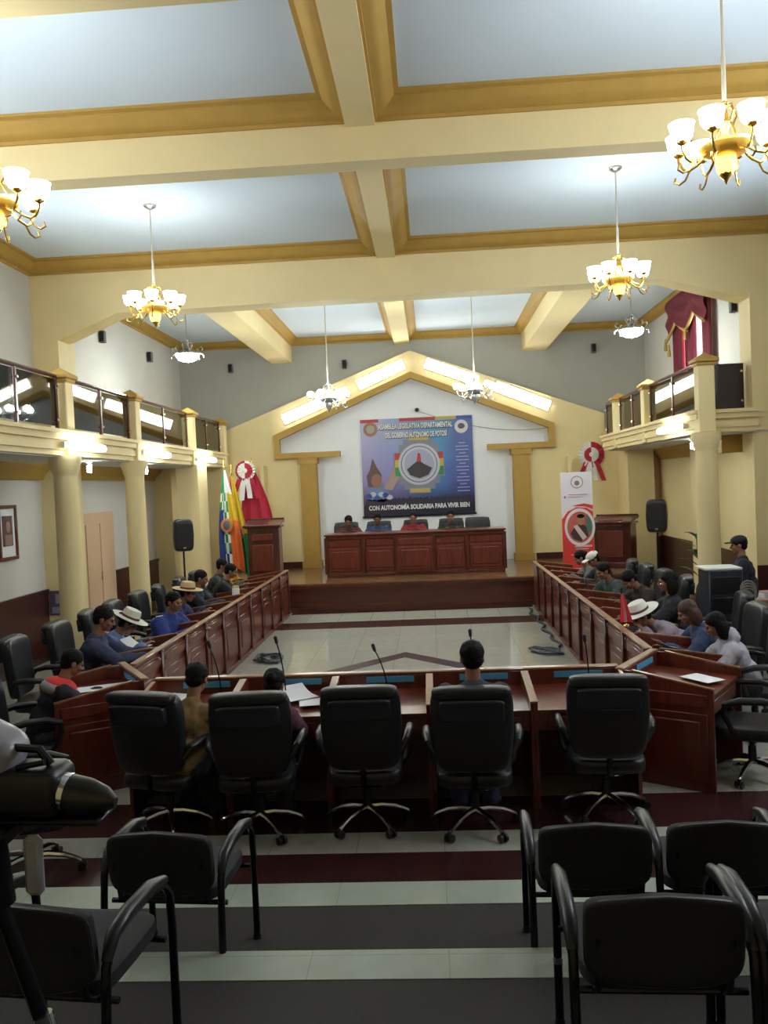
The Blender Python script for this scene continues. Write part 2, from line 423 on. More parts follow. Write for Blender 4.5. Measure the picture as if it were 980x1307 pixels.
# shallow bright piers standing out beside the gable, and the end walls under the balconies
w = MB(); w.bb(-3.98, -3.9, 19.7, 20.1, .57, 3.05); w.bb(3.2, 3.28, 19.7, 20.1, .57, 2.95); trim(w, M['cream'])
w = MB(); w.bb(-5.32, -4.72, 19.2, YB-.01, 0, 3.1); trim(w, M['cream'], 'cream pier at the stage end of the left balcony')
w = MB(); w.bb(4.40, 4.97, 19.0, YB-.01, 0, 3.1); trim(w, M['cream'], 'cream pier at the stage end of the right balcony')
w = MB(); w.bb(XL, -5.32, 19.5, 19.7, 0, 3.05); struct('wall_aisle_left', w, M['cream'])
w = MB(); w.bb(4.14, 4.42, YB-.34, YB-.01, 0, 3.6); trim(w, M['cream'])
w = MB(); w.bb(4.97, XR, 19.3, 19.5, 0, 3.05); struct('wall_aisle_right', w, M['peach'])
# baseboards and wainscot
w = MB()
for y0, y1 in ((YF, 12.7), (13.3, 14.0), (15.55, 18.0), (18.5, 19.5)): w.bb(XL, XL+.03, y0, y1, 0, 1.06); w.bb(XL, XL+.05, y0, y1, 1.03, 1.09); w.bb(XL, XL+.05, y0, y1, 0, .12)
w.bb(XL, -5.32, 19.46, 19.5, 0, 1.06); w.bb(XL, -5.58, 12.68, 12.705, 0, .3)
struct('baseboard_left', w, M['wainscot'], 'dark maroon wainscot along the left wall')
w = MB()
for y0, y1 in ((YF, 12.62), (13.25, 15.6), (16.0, 19.3)): w.bb(XR-.03, XR, y0, y1, 0, 1.06); w.bb(XR-.05, XR, y0, y1, 1.03, 1.09)
w.bb(4.76, XR, 12.63, 12.66, 0, 1.06); w.bb(4.95, XR, 19.26, 19.3, 0, 1.06)
struct('baseboard_right', w, M['wainscot'], 'dark maroon wainscot along the right wall')
w = MB(); w.bb(-4.72, -3.1, YB-.37, YB-.34, .57, .72).bb(2.45, 4.0, YB-.37, YB-.34, .57, .72)
struct('baseboard_back', w, M['wainscot'])
# door in the left wall
w = MB(); w.bb(XL, XL+.04, 14.05, 15.5, 0, 2.2); w.bb(XL+.04, XL+.055, 14.2, 14.72, .25, 2.0); w.bb(XL+.04, XL+.055, 14.83, 15.35, .25, 2.0)
o = struct('door_1', w, M['peach'], 'wide peach double door in the left wall')
w = MB(); w.capsule((XL+.08, 14.74, 1.0), (XL+.08, 14.74, 1.14), .012, .012); w.build('door_handle', M['brass'], o)

# balconies
def fascia(mb, x, dx, y0, y1, z0=3.04):
    for k, (h0, h1, d) in enumerate(((0, .07, .0), (.07, .16, .03), (.16, .20, .0), (.20, .28, .05), (.28, .33, .09))):
        mb.bb(x, x+dx*(.10+d), y0, y1, z0+h0, z0+h1)
w = MB(); w.bb(XL, -4.85, YF, 19.5, 3.05, 3.34); fascia(w, -4.85, 1, YF, 19.5)
struct('floor_balcony_left', w, M['cream'], 'left balcony slab with ribbed cream edge')
w = MB(); w.bb(4.05, XR, 12.62, 19.3, 3.05, 3.34); fascia(w, 4.05, -1, 12.5, 19.3)
for h0, h1, d in ((.0, .07, 0.), (.07, .16, .03), (.16, .2, .0), (.2, .28, .05), (.28, .33, .09)): w.bb(4.05, 4.80, 12.62-.02-d, 12.7, 3.04+h0, 3.04+h1)
struct('floor_balcony_right', w, M['cream'], 'right balcony slab with ribbed cream edge')
w = MB(); w.bb(XL, -4.8, YF, 19.45, 3.02, 3.055); struct('ceiling_left', w, M['white_wall'])
w = MB(); w.bb(4.06, XR, 12.65, 19.25, 3.02, 3.055); struct('ceiling_right', w, M['white_wall'])
w = MB()
w.prism([(XL, 2.78), (XL+.05, 2.78), (XL+.08, 2.86), (XL+.2, 2.96), (XL+.22, 3.03), (XL, 3.03)], YF, 19.5); trim(w, M['ochre'], 'ochre cornice under the left balcony')
w = MB(); w.prism([(XR, 2.78), (XR-.05, 2.78), (XR-.08, 2.86), (XR-.2, 2.96), (XR-.22, 3.03), (XR, 3.03)], 12.65, 19.3); w.bb(4.5, XR, 13.25, 13.4, 2.75, 3.03); trim(w, M['ochre'], 'ochre cornice under the right balcony')
# columns: round shaft to the slab, square post with pyramid cap above
def column(x, y, label, low=True):
    mb = MB()
    if low:
        r = .165
        mb.lathe([(r*1.35, 0), (r*1.35, .1), (r*1.15, .14), (r*1.02, .2), (r, .3), (r*.93, 2.75), (r*.95, 2.8), (r*1.1, 2.84), (r*1.1, 2.88), (r*1.28, 2.96), (r*1.28, 3.04)], (x, y, 0), 24)
    mb.bb(x-.115, x+.115, y-.115, y+.115, 3.04, 4.02, .012)
    trim(mb, M['cream'], label)
    c = MB(); c.bb(x-.14, x+.14, y-.14, y+.14, 4.0, 4.05, .01); c.bb(x-.17, x+.17, y-.17, y+.17, 4.05, 4.10, .01)
    a = .16; c.faces([(x-a, y-a, 4.10), (x+a, y-a, 4.10), (x+a, y+a, 4.10), (x-a, y+a, 4.10), (x, y, 4.20)], [(0, 1, 4), (1, 2, 4), (2, 3, 4), (3, 0, 4), (3, 2, 1, 0)])
    trim(c, M['ochre'])
LC = (10.9, 13.5, 16.75, 19.35); RC = (12.52, 15.65, 18.05)
for y, n_ in zip(LC, ('nearest', 'second', 'third', 'last')): column(-4.8, y, n_ + ' cream column of the left balcony', y < 16)
for y, n_ in zip(RC, ('nearest', 'middle', 'farthest')): column(4.03, y, n_ + ' cream column of the right balcony', y < 15)
w = MB(); w.bb(-5.15, -4.70, 16.9, 17.6, 0, 3.05); trim(w, M['cream'])

# ------------------------------------------------------------------ balcony railings
def railing(x, spans, label, inner):
    t = thing('balcony_railing', label, 'railing', (x, spans[0][0], 3.37))
    y00 = spans[0][0]
    for (y0, y1, n) in spans:
        h = MB(); h.tube([(0, y0-y00, .70), (0, y1-y00, .70)], .028); h.build('handrail', M['desk_dark'], t)
        for k in range(n):
            a = y0 + (y1-y0)*k/n + .05; b_ = y0 + (y1-y0)*(k+1)/n - .05
            g = MB(); g.bb(-.006, .006, a-y00, b_-y00, .05, .66); g.build('glass_panel', M['glass'], t)
        for k in range(n+1):
            yy = y0 + (y1-y0)*k/n; yy = min(max(yy, y0+.03), y1-.03) - y00
            p = MB(); p.bb(-.02, .02, yy-.025, yy+.025, 0, .70, .005); po = p.build('post', M['desk_dark'], t)
            c = MB()
            for zz in (.14, .56): c.cone((inner*.02, yy, zz), (inner*.045, yy, zz), .022, .018, 10)
            c.build('clamp', M['chrome'], po)
    return t
railing(-4.8, [(5.2, 10.76, 5), (11.04, 13.36, 2), (13.64, 16.61, 2), (16.89, 19.2, 2)], 'smoky glass railing along the left balcony with dark wooden handrail', 1)
t = railing(4.03, [(12.66, 15.51, 2), (15.79, 17.91, 2), (18.19, 19.25, 1)], 'smoky glass railing along the right balcony', -1)
g = MB(); g.bb(.08, .71, .26, .28, .03, .70, .004); g.build('end_panel', M['tinted'], t, 'dark wooden panel closing the near end')
for xx, zz in ((.14, .58), (.14, .14), (.67, .58), (.67, .14)):
    g = MB(); g.cone((xx, .26, zz), (xx, .235, zz), .022, .018, 10); g.build('clamp', M['chrome'], t)

# ------------------------------------------------------------------ chandeliers
def chandelier(label, x, y, z, far=False, n=8, R=.34):
    """z = height of the arm hub; classic brass chandelier with upturned glass shades"""
    t = thing('chandelier', label, 'chandelier', (x, y, z), 0, 'chandeliers with upturned shades')
    metal = M['silver'] if far else M['brass']
    h = ZC - z
    r = MB(); r.lathe([(.005, h-.05), (.03, h-.05), (.075, h-.02), (.08, h)], seg=20); r.build('canopy', metal if far else M['silver'], t)
    r = MB(); r.cone((0, 0, .30), (0, 0, h-.04), .009, .009, 8); r.lathe([(.01, .30), (.015, .32), (.015, .62), (.008, .66)], seg=12); r.build('rod', M['rod'], t)
    b_ = MB(); b_.lathe([(.012, .33), (.03, .31), (.016, .27), (.03, .22), (.045, .18), (.02, .12), (.028, .06), (.04, .03)], seg=14)
    for k in range(4):
        a = 2*PI*k/4+.3; c, s_ = math.cos(a), math.sin(a)
        b_.tube([(c*q, s_*q, zz) for q, zz in ((.03, .29), (.075, .28), (.09, .23), (.06, .17), (.10, .09), (.12, .02))], .008, 6)
    b_.build('stem', metal, t)
    d = MB(); d.lathe([(.02, .045), (.155, .04), (.17, .025), (.155, 0), (.115, -.03), (.07, -.045), (.02, -.05)], seg=24); d.build('bowl', metal if far else M['brass_lit'], t)
    d = MB(); d.lathe([(.07, -.045), (.074, -.07), (.065, -.12), (.045, -.155), (.03, -.16)], seg=8); d.build('crystal', metal if far else M['amber'], t, None if far else 'amber glass drop')
    d = MB(); d.lathe([(.046, -.15), (.042, -.165), (.02, -.185), (.012, -.205), (.002, -.225)], seg=12); d.build('finial', metal, t)
    for k in range(n):
        a = 2*PI*k/n + .2; c, s_ = math.cos(a), math.sin(a)
        P = lambda q, zz: (c*q, s_*q, zz)
        am = MB()
        am.tube([P(.13, 0), P(.19, -.05), P(.25, -.075), P(R-.03, -.055), P(R, 0), P(R, .045)], .0095, 7)
        am.tube([P(.24, -.075), P(.27, -.13), P(.31, -.15), P(.345, -.13), P(.335, -.10)], .007, 6)
        am.lathe([(.012, .03), (.034, .045), (.036, .055), (.02, .06)], (c*R, s_*R, 0), 12)
        ao = am.build('arm', metal, t)
        sh = MB()
        if far: sh.ell((c*R, s_*R, .11), (.062, .062, .062), None, 14, 9)
        else: sh.lathe([(.02, .055), (.05, .062), (.068, .085), (.074, .12), (.078, .15), (.086, .172), (.080, .172), (.072, .15), (.066, .12), (.05, .085), (.03, .072)], (c*R, s_*R, 0), 16)
        sh.build('shade', M['shade_far'] if far else M['shade'], ao)
    return t
chandelier('large brass chandelier hanging at the right edge in front of the beam', 2.07, 5.85, 4.62, R=.31)
chandelier('brass chandelier cut off by the left edge of the photo', -2.99, 5.85, 4.55, R=.31)
chandelier('brass chandelier hanging before the left end of the deep beam', -3.36, 10.5, 4.80, R=.30)
chandelier('brass chandelier hanging before the right end of the deep beam', 2.33, 10.2, 4.76, R=.30)
chandelier('silvery chandelier with round globes left of the gable peak', -1.80, 15.5, 4.08, True, 6, .33)
chandelier('silvery chandelier with round globes right of the gable peak', .88, 15.5, 4.10, True, 6, .33)
def bowl_lamp(label, x, y, z):
    t = thing('bowl_chandelier', label, 'chandelier', (x, y, z), 0, 'silvery bowl chandeliers')
    h = ZC - z
    r = MB(); r.cone((0, 0, .25), (0, 0, h-.03), .008, .008, 8); r.build('rod', M['silver'], t)
    r = MB(); r.lathe([(.005, h-.05), (.06, h-.03), (.07, h)], seg=16); r.build('canopy', M['silver'], t)
    r = MB(); r.lathe([(.02, .28), (.035, .26), (.02, .22), (.03, .18), (.06, .12), (.03, .08), (.2, .04), (.225, .03), (.225, .01), (.19, .01)], seg=20)
    for k in range(6):
        a = 2*PI*k/6; c, s_ = math.cos(a), math.sin(a)
        r.tube([(c*q, s_*q, zz) for q, zz in ((.03, .25), (.09, .24), (.10, .18), (.07, .12), (.15, .06), (.24, .05), (.29, .10), (.27, .15), (.23, .13))], .009, 6)
        r.tube([(c*q, s_*q, zz) for q, zz in ((.24, .03), (.30, 0), (.31, -.05))], .007, 6)
    r.build('scroll_frame', M['silver'], t)
    r = MB(); r.lathe([(.215, .02), (.21, -.02), (.18, -.07), (.11, -.105), (.02, -.115)], seg=24); r.build('glass_bowl', M['shade_far'], t)
    r = MB(); r.lathe([(.02, -.11), (.025, -.13), (.01, -.15), (.002, -.17)], seg=10); r.build('finial', M['silver'], t)
bowl_lamp('silvery chandelier with a lit bowl left, under the side coffer', -4.42, 15.6, 5.05)
bowl_lamp('silvery chandelier with a lit bowl right, near the curtained window', 3.76, 15.6, 5.08)

# ------------------------------------------------------------------ tube lights
def batten(label, x, y0, z, L=1.22, side=1):
    t = thing('fluorescent_light', label, 'light', (x, y0, z), 0, 'fluorescent tubes on the balcony edges')
    b_ = MB(); b_.bb(-.02*side, .025*side, 0, L, -.04, .04, .006); b_.build('housing', M['white_plastic'], t)
    b_ = MB()
    b_.pad((.075*side, L/2, -.01), (.08, L, .11), None, .5); b_.build('diffuser', M['tube'], t)
for y0, n_ in ((10.55, 'nearest'), (13.55, 'second'), (16.75, 'farthest')):
    batten(n_ + ' lit fluorescent tube on the left balcony edge', -4.66, y0, 3.17)
batten('lit fluorescent tube on the right balcony edge', 3.86, 12.95, 3.17, side=-1)
for (x, y, l_) in ((-4.95, 14.5, 'lit bulb under the left balcony, farther from camera'), (-5.05, 12.3, 'lit bulb under the left balcony beside the second column'), (4.35, 14.2, 'lit bulb under the right balcony')):
    t = thing('spiral_bulb', l_, 'light bulb', (x, y, 3.02))
    b_ = MB(); b_.lathe([(.05, 0), (.05, -.02), (.02, -.035), (.02, -.06)], seg=14); b_.build('socket', M['white_plastic'], t)
    b_ = MB(); b_.tube([(.028*math.cos(a*.6), .028*math.sin(a*.6), -.06-.0035*a) for a in range(32)], .011, 7); b_.build('bulb', M['cfl'], t)
# lit panels along the slopes of the gable
for (xa, za, xb, zb, l_) in ((-3.45, 4.13, -1.85, 4.74, 'lower lit panel on the left slope of the gable'), (-1.62, 4.86, -.50, 5.32, 'upper lit panel on the left slope of the gable'),
                             (.0, 5.32, 1.22, 4.83, 'upper lit panel on the right slope of the gable'), (1.62, 4.70, 2.88, 4.16, 'lower lit panel on the right slope of the gable')):
    t = thing('gable_light', l_, 'light', (xa, YB-.36, za), 0, 'lit panels along the gable')
    d = V((xb-xa, 0, zb-za)); L = d.length; R3 = Matrix.Rotation(-math.atan2(d.z, d.x), 3, 'Y')
    b_ = MB(); b_.box(d/2 + R3 @ V((0, .0, .0)), (L, .04, .26), R3, .005); b_.build('housing', M['white_plastic'], t)
    b_ = MB(); b_.box(d/2 + V((0, -.03, 0)), (L-.03, .04, .23), R3, .01); b_.build('diffuser', M['gable_light'], t)
# small wall loudspeakers
for k, (x, y, z, n_) in enumerate(((XL+.06, 15.4, 5.44, 'small dark wall box high on the left wall, nearer'), (XL+.06, 18.05, 5.46, 'small dark wall box high on the left wall, farther'), (-4.72, YB-.06, 5.46, 'small dark wall box on the back wall, left'),
      (-1.94, YB-.06, 5.42, 'small dark wall box on the back wall left of the gable peak'), (4.0, YB-.06, 5.5, 'small dark wall box on the back wall, right'), (XR-.06, 14.4, 5.2, 'small dark wall box beside the window curtain'))):
    t = thing('wall_speaker', n_, 'speaker', (x, y, z), 0, 'small wall boxes')
    b_ = MB(); b_.box((0, 0, 0), (.11, .11, .22), None, .015, 2); b_.build('body', flat('grey_box', (.12, .12, .12)), t)
    b_ = MB(); b_.box((0, -.058, 0), (.08, .006, .18), None, .002); b_.build('front_grille', M['grille'], t)

# ------------------------------------------------------------------ curtains
t = thing('curtain', 'maroon velvet curtain with swags and gold tassels at the balcony window', 'curtain', (XR-.1, 16.4, 3.4))
def drape(y0, y1, z0, z1, name, mm, amp=.05, nf=7, gather=0., xo=0.):
    def f(u, v):
        yc = (y0+y1)/2; y = y0 + (y1-y0)*u
        k = 1 - gather*math.sin(PI*min(1, v*1.1))
        return (xo - amp*math.sin(u*nf*2*PI) - .02, yc + (y-yc)*k - 16.4, z1 - (z1-z0)*v - 3.4)
    b_ = MB(); b_.sheet(f, 48, 10, .008); return b_.build(name, mm, t)
drape(15.35, 15.75, 3.4, 5.9, 'drape', M['curtain'], .04, 4)
drape(16.15, 16.62, 3.4, 5.9, 'drape', M['curtain'], .045, 4)
drape(17.0, 17.55, 3.4, 5.9, 'drape', M['curtain'], .05, 5)
drape(16.88, 17.0, 3.4, 5.3, 'lit_strip', M['curtain_lit'], .015, 2)  # curtain strip painted brighter, as if lit
for y0, y1 in ((15.35, 16.45), (16.35, 17.75)):
    def f(u, v):
        y = y0 + (y1-y0)*u
        drop = .35 + .45*abs(u-.5)*2
        return (-.10 - .03*math.sin(v*14) - .03*math.sin(PI*u), y-16.4, 5.95 - drop*v - .15*math.sin(PI*u)*v - 3.4)
    b_ = MB(); b_.sheet(f, 20, 14, .01); b_.build('swag', M['curtain'], t)
    def fe(u): return (-.135, y0+(y1-y0)*u-16.4, 5.95-(.35+.45*abs(u-.5)*2)-.15*math.sin(PI*u)-3.4)
    b_ = MB(); b_.tube([fe(k/14) for k in range(15)], .03, 7); b_.build('gold_fringe', M['gold_fringe'], t)
for y, z in ((17.72, 5.1), (16.4, 5.1), (17.5, 4.95)):
    b_ = MB(); b_.lathe([(.005, .12), (.02, .1), (.025, .05), (.04, -.08), (.035, -.12)], (-.15, y-16.4, z-3.4), 10); b_.build('tassel', M['gold_fringe'], t)

# ------------------------------------------------------------------ left wall picture and poster
t = thing('framed_picture', 'framed portrait picture on the white left wall', 'picture', (XL+.03, 11.3, 1.64))
b_ = MB()
for a in ((0, .52, 0, .05), (0, .52, .73, .78), (0, .05, .05, .73), (.47, .52, .05, .73)): b_.bb(-.02, .02, a[0], a[1], a[2], a[3], .006)
b_.build('frame', M['desk'], t)
b_ = MB(); b_.bb(-.02, -.005, .05, .47, .05, .73); b_.build('mat_board', M['paper'], t)
b_ = MB(); b_.bb(-.005, .002, .12, .40, .20, .63); b_.build('portrait', flat('portrait_dark', (.10, .05, .04)), t)
b_ = MB(); b_.ell((.004, .27, .47), (.004, .06, .08)); b_.bb(.001, .006, .17, .37, .21, .36, .0); b_.build('sitter', flat('portrait_skin', (.30, .17, .12)), t)
t = thing('wall_poster', 'small purple and grey poster low on the cream pier', 'poster', (-5.95, 12.685, .68))
b_ = MB(); b_.bb(0, .33, -.008, 0, 0, .38); b_.build('sheet', flat('poster_purple', (.10, .07, .13)), t)
b_ = MB(); b_.bb(.04, .29, -.011, -.008, .03, .13).bb(.1, .25, -.011, -.008, .18, .33); b_.build('print', flat('poster_pale', (.30, .26, .32)), t)

# ------------------------------------------------------------------ banner on the stage wall
def banner_mat():
    m, nt, b = new_mat('printed_banner')
    tc = nt.nodes.new('ShaderNodeTexCoord'); sp = nt.nodes.new('ShaderNodeSeparateXYZ'); n = nt.nodes.new('ShaderNodeTexNoise'); n.inputs['Scale'].default_value = 1.6; n.inputs['Detail'].default_value = 3
    nt.links.new(tc.outputs['Object'], sp.inputs[0]); nt.links.new(tc.outputs['Object'], n.inputs['Vector'])
    ad = nt.nodes.new('ShaderNodeMath'); ad.operation = 'MULTIPLY_ADD'; ad.inputs[1].default_value = .36; nt.links.new(sp.outputs['X'], ad.inputs[0])
    ml = nt.nodes.new('ShaderNodeMath'); ml.operation = 'MULTIPLY'; ml.inputs[1].default_value = .3; nt.links.new(n.outputs['Fac'], ml.inputs[0]); nt.links.new(ml.outputs[0], ad.inputs[2])
    r = nt.nodes.new('ShaderNodeValToRGB'); e = r.color_ramp.elements
    e[0].position = .05; e[0].color = (.50, .46, .62, 1); e[1].position = 1.; e[1].color = (.10, .15, .38, 1)
    x = e.new(.5); x.color = (.30, .38, .60, 1); x = e.new(.78); x.color = (.10, .38, .62, 1)
    nt.links.new(ad.outputs[0], r.inputs['Fac'])
    r2 = nt.nodes.new('ShaderNodeValToRGB'); e = r2.color_ramp.elements
    e[0].position = .10; e[0].color = (.07, .035, .07, 1); e[1].position = .9; e[1].color = (1, 1, 1, 1)
    x = e.new(.34); x.color = (.70, .55, .85, 1)
    dv = nt.nodes.new('ShaderNodeMath'); dv.operation = 'DIVIDE'; dv.inputs[1].default_value = 2.34; nt.links.new(sp.outputs['Z'], dv.inputs[0]); nt.links.new(dv.outputs[0], r2.inputs['Fac'])
    mx = nt.nodes.new('ShaderNodeMix'); mx.data_type = 'RGBA'; mx.blend_type = 'MULTIPLY'; mx.inputs[0].default_value = 1.
    nt.links.new(r.outputs['Color'], mx.inputs[6]); nt.links.new(r2.outputs['Color'], mx.inputs[7]); nt.links.new(mx.outputs[2], b.inputs['Base Color'])
    b.inputs['Roughness'].default_value = .55
    return m
BW, BH = 2.68, 2.34
t = thing('stage_banner', 'large blue printed banner on the white stage wall above the head table', 'banner', (-1.62, YB-.10, 1.72))
b_ = MB(); b_.sheet(lambda u, v: (BW*u, -.004-.012*math.sin(u*9)*v, BH*v), 30, 16, .006); b_.build('printed_sheet', banner_mat(), t)
b_ = MB(); b_.cone((-.03, -.01, -.01), (BW+.03, -.01, -.01), .02, .02, 10); b_.build('bottom_rod', M['blk_metal'], t)
def disc(cx, cz, r, y, col, name, n=28, sq=1., r2=None):
    b_ = MB()
    if r2: 
        vs, fs = [], []
        for k in range(n):
            a = 2*PI*k/n
            for q in (r2, r): vs += [(cx+q*math.cos(a), y, cz+q*sq*math.sin(a)), (cx+q*math.cos(a), y+.004, cz+q*sq*math.sin(a))]
        for k in range(n):
            i, j = 4*k, 4*((k+1) % n); fs += [(i, i+2, j+2, j), (i+1, j+1, j+3, i+3), (i+2, i+3, j+3, j+2), (i, j, j+1, i+1)]
        b_.faces(vs, fs)
    else: b_.prism([(cx+r*math.cos(2*PI*k/n), cz+r*sq*math.sin(2*PI*k/n)) for k in range(n)], y, y+.004)
    return b_.build(name, col, t)
def polyp(pts, y, col, name): b_ = MB(); b_.prism(pts, y, y+.004); return b_.build(name, col, t)
yb = -.022
# stepped cross emblem, in coloured quarters
cx, cz = 1.38, 1.22
step = [(0, .70), (.26, .70), (.26, .60), (.37, .60), (.37, .47), (.48, .47), (.48, .30), (.60, .30), (.60, 0)]
full = step + [(x, -z) for x, z in step[::-1][1:]] + [(-x, -z) for x, z in step[1:]] + [(-x, z) for x, z in step[::-1][1:-1]]
polyp([(cx+x, cz+z) for x, z in full], yb, flat('emblem_steel', (.22, .24, .30)), 'stepped_emblem')
for (z0, z1, c, nm) in ((.12, .28, (.45, .06, .05), 'emblem_red'), (-.06, .12, (.55, .42, .05), 'emblem_yellow'), (-.27, -.06, (.05, .25, .08), 'emblem_green')):
    for sx in (-1, 1): polyp([(cx+sx*.45, cz+z0), (cx+sx*.58, cz+z0), (cx+sx*.58, cz+z1), (cx+sx*.45, cz+z1)][::sx], yb-.004, flat(nm, c), 'emblem_band')
for sz in (-1, 1): polyp([(cx-.24, cz+sz*.58), (cx+.24, cz+sz*.58), (cx+.24, cz+sz*.68), (cx-.24, cz+sz*.68)][::sz], yb-.004, flat('emblem_gold', (.50, .38, .12)), 'emblem_band')
disc(cx, cz, .50, yb-.006, flat('ring_pale', (.52, .52, .60)), 'emblem_ring', 40)
disc(cx, cz, .44, yb-.008, flat('ring_dark', (.16, .17, .26)), 'emblem_ring', 40, 1., .415)
disc(cx, cz, .36, yb-.010, flat('disc_sky', (.36, .38, .52)), 'emblem_disc', 36)
polyp([(cx-.30, cz-.12), (cx-.16, cz-.01), (cx-.02, cz+.10), (cx+.12, cz+.0), (cx+.31, cz-.10), (cx+.22, cz-.26), (cx, cz-.34), (cx-.22, cz-.26)], yb-.013, flat('mountain_dark', (.05, .04, .05)), 'mountain')
polyp([(cx-.06, cz+.06), (cx+.05, cz+.06), (cx+.04, cz+.24), (cx-.02, cz+.28)], yb-.016, flat('flag_red', (.45, .05, .06)), 'emblem_flag')
# printed musician at the left, with feathered head-dress
polyp([(.10, .40), (.08, .62), (.2, .78), (.42, .80), (.62, .66), (.66, .44), (.5, .34)], yb, flat('musician_cloth', (.16, .22, .42)), 'musician_cloak')
for k in range(6): disc(.14+.1*k, .50+.05*math.sin(k*2.3), .075, yb-.004, flat('musician_white', (.52, .54, .62)) if k % 2 else flat('musician_blue', (.05, .10, .35)), 'cloak_spot', 14, .8)
polyp([(.13, .72), (.10, .98), (.18, 1.12), (.26, 1.40), (.36, 1.18), (.46, 1.02), (.47, .84), (.36, .70)], yb-.004, flat('musician_hair', (.13, .085, .075)), 'headdress')
disc(.34, .86, .13, yb-.008, flat('musician_face', (.30, .15, .11)), 'painted_face', 20, 1.3)
polyp([(.50, .66), (.80, 1.22), (.92, 1.28), (.90, .92), (.72, .62)], yb-.002, flat('pipes_tan', (.40, .28, .24)), 'pan_pipes')
# crowd silhouettes
pts = [(.06, .26)]
for k in range(61): pts.append((.06+2.56*k/60, .40 + .07*noise.noise(V((k*.9, 2, 0))) + (.04 if k % 2 else 0)))
pts.append((2.62, .26)); polyp(pts[::-1], yb, flat('crowd_dark', (.03, .025, .05)), 'crowd')
# crests and edge tabs
disc(.24, 2.10, .17, yb, flat('crest_gold', (.33, .17, .10)), 'crest', 20); disc(.24, 2.10, .10, yb-.004, flat('crest_pale', (.36, .34, .30)), 'crest_centre', 16)
disc(2.42, 2.08, .16, yb, flat('crest_white', (.62, .62, .60)), 'crest', 20); disc(2.42, 2.09, .085, yb-.004, flat('crest_dark', (.10, .10, .13)), 'crest_centre', 16, .8)
for x0, x1, c in ((0, .44, 'flag_red'), (.94, 1.80, 'flag_red'), (1.8, 2.30, 'emblem_gold'), (2.3, 2.68, 'musician_blue')): polyp([(x0, 2.26), (x1, 2.26), (x1, 2.34), (x0, 2.34)], yb, M[c], 'edge_stripe')
ltr = flat('letter_white', (.78, .78, .76)); dk = flat('letter_shadow', (.08, .07, .12))
R90 = (PI/2, 0, 0)
text_part('ASAMBLEA LEGISLATIVA DEPARTAMENTAL', .17, (1.33, yb-.006, 2.13), dk, t, R90, .014, 1.80); text_part('ASAMBLEA LEGISLATIVA DEPARTAMENTAL', .17, (1.32, yb-.012, 2.14), ltr, t, R90, .005, 1.78)
text_part('DEL GOBIERNO AUTÓNOMO DE POTOSÍ', .17, (1.34, yb-.006, 1.92), dk, t, R90, .014, 1.50); text_part('DEL GOBIERNO AUTÓNOMO DE POTOSÍ', .17, (1.33, yb-.012, 1.93), ltr, t, R90, .005, 1.48)
text_part('CON AUTONOMÍA SOLIDARIA PARA VIVIR BIEN', .15, (1.34, yb-.010, .20), ltr, t, R90, .006, 2.42)
b_ = MB()
for k in range(15):
    wdt = .30 if k % 3 else .16
    b_.bb(2.40-wdt/2+.02, 2.40+wdt/2+.02, yb-.002, yb+.002, 1.68-k*.082, 1.70-k*.082)
b_.build('list_lines', flat('small_print', (.38, .44, .62)), t)
# dome camera and its cable
t = thing('dome_camera', 'small dark dome camera above the banner', 'camera', (-.24, YB-.07, 4.24))
b_ = MB(); b_.cone((0, 0, 0), (0, -.05, 0), .07, .06, 18); b_.build('mount', M['white_plastic'], t)
b_ = MB(); b_.ell((0, -.06, 0), (.05, .05, .05)); b_.build('dome', M['blk_plastic'], t)
b_ = MB(); pts = [(-.2+3.25*k/24, YB-.40-.02*k/24, 4.2 - .75*math.sin(PI*.5*k/24) + .25*(k/24)**2) for k in range(25)]
b_.tube([(p[0], YB-.09, p[2]) for k, p in enumerate(pts)], .007, 5); tag(b_.build('wall_cable', flat('cable_grey', (.35, .33, .28))), 'thin cable sagging over the stage wall right of the banner', 'cable')

# ------------------------------------------------------------------ rosettes
def rosette(label, x, y, z, R=.29, flip=1):
    t = thing('rosette', label, 'rosette', (x, y, z), 0, 'red and white rosettes')
    def ring(r0, r1, dep, name):
        b_ = MB()
        def f(u, v): 
            a = 2*PI*u + PI/2; r = r0 + (r1-r0)*v
            return (r*math.cos(a), -dep - .018*math.sin(u*40*PI)*v, r*math.sin(a))
        b_.sheet(f, 96, 3, .008, lambda u, v: (1 if (u < .5) == (flip > 0) else 0)); b_.build(name, [cloth('rosette_red', (.42, .02, .05)), cloth('rosette_white', (.72, .70, .66))], t)
    ring(.12, R, .02, 'outer_ruffle')
    flip_ = flip; flip = -flip
    def ring2():
        b_ = MB(); b_.sheet(lambda u, v: ((.04+.13*v)*math.cos(2*PI*u+PI/2), -.05-.012*math.sin(u*30*PI)*v, (.04+.13*v)*math.sin(2*PI*u+PI/2)), 60, 3, .008, lambda u, v: (1 if (u < .5) == (flip > 0) else 0))
        b_.build('inner_ruffle', [M['rosette_red'], M['rosette_white']], t)
    ring2()
    b_ = MB(); b_.ell((0, -.06, 0), (.055, .02, .055)); b_.build('button', M['rosette_white'], t)
    for sx, mm, L in ((-1.25, 'rosette_red', .52), (-.45, 'rosette_white', .6), (.35, 'rosette_white', .55), (1.15, 'rosette_red', .56)):
        b_ = MB(); b_.sheet(lambda u, v: (sx*.10 + sx*.14*v + (u-.5)*.11, -.015-.012*math.sin(v*7), -.17 - L*v*.8), 4, 10, .006); b_.build('ribbon_tail', M[mm], t)
rosette('red and white rosette hanging in front of the crimson flag, left of the stage', -4.06, 18.44, 2.92, .22, -1)
rosette('red and white rosette on the cream stage wall right of the banner', 3.80, YB-.36, 2.98, .30, 1)

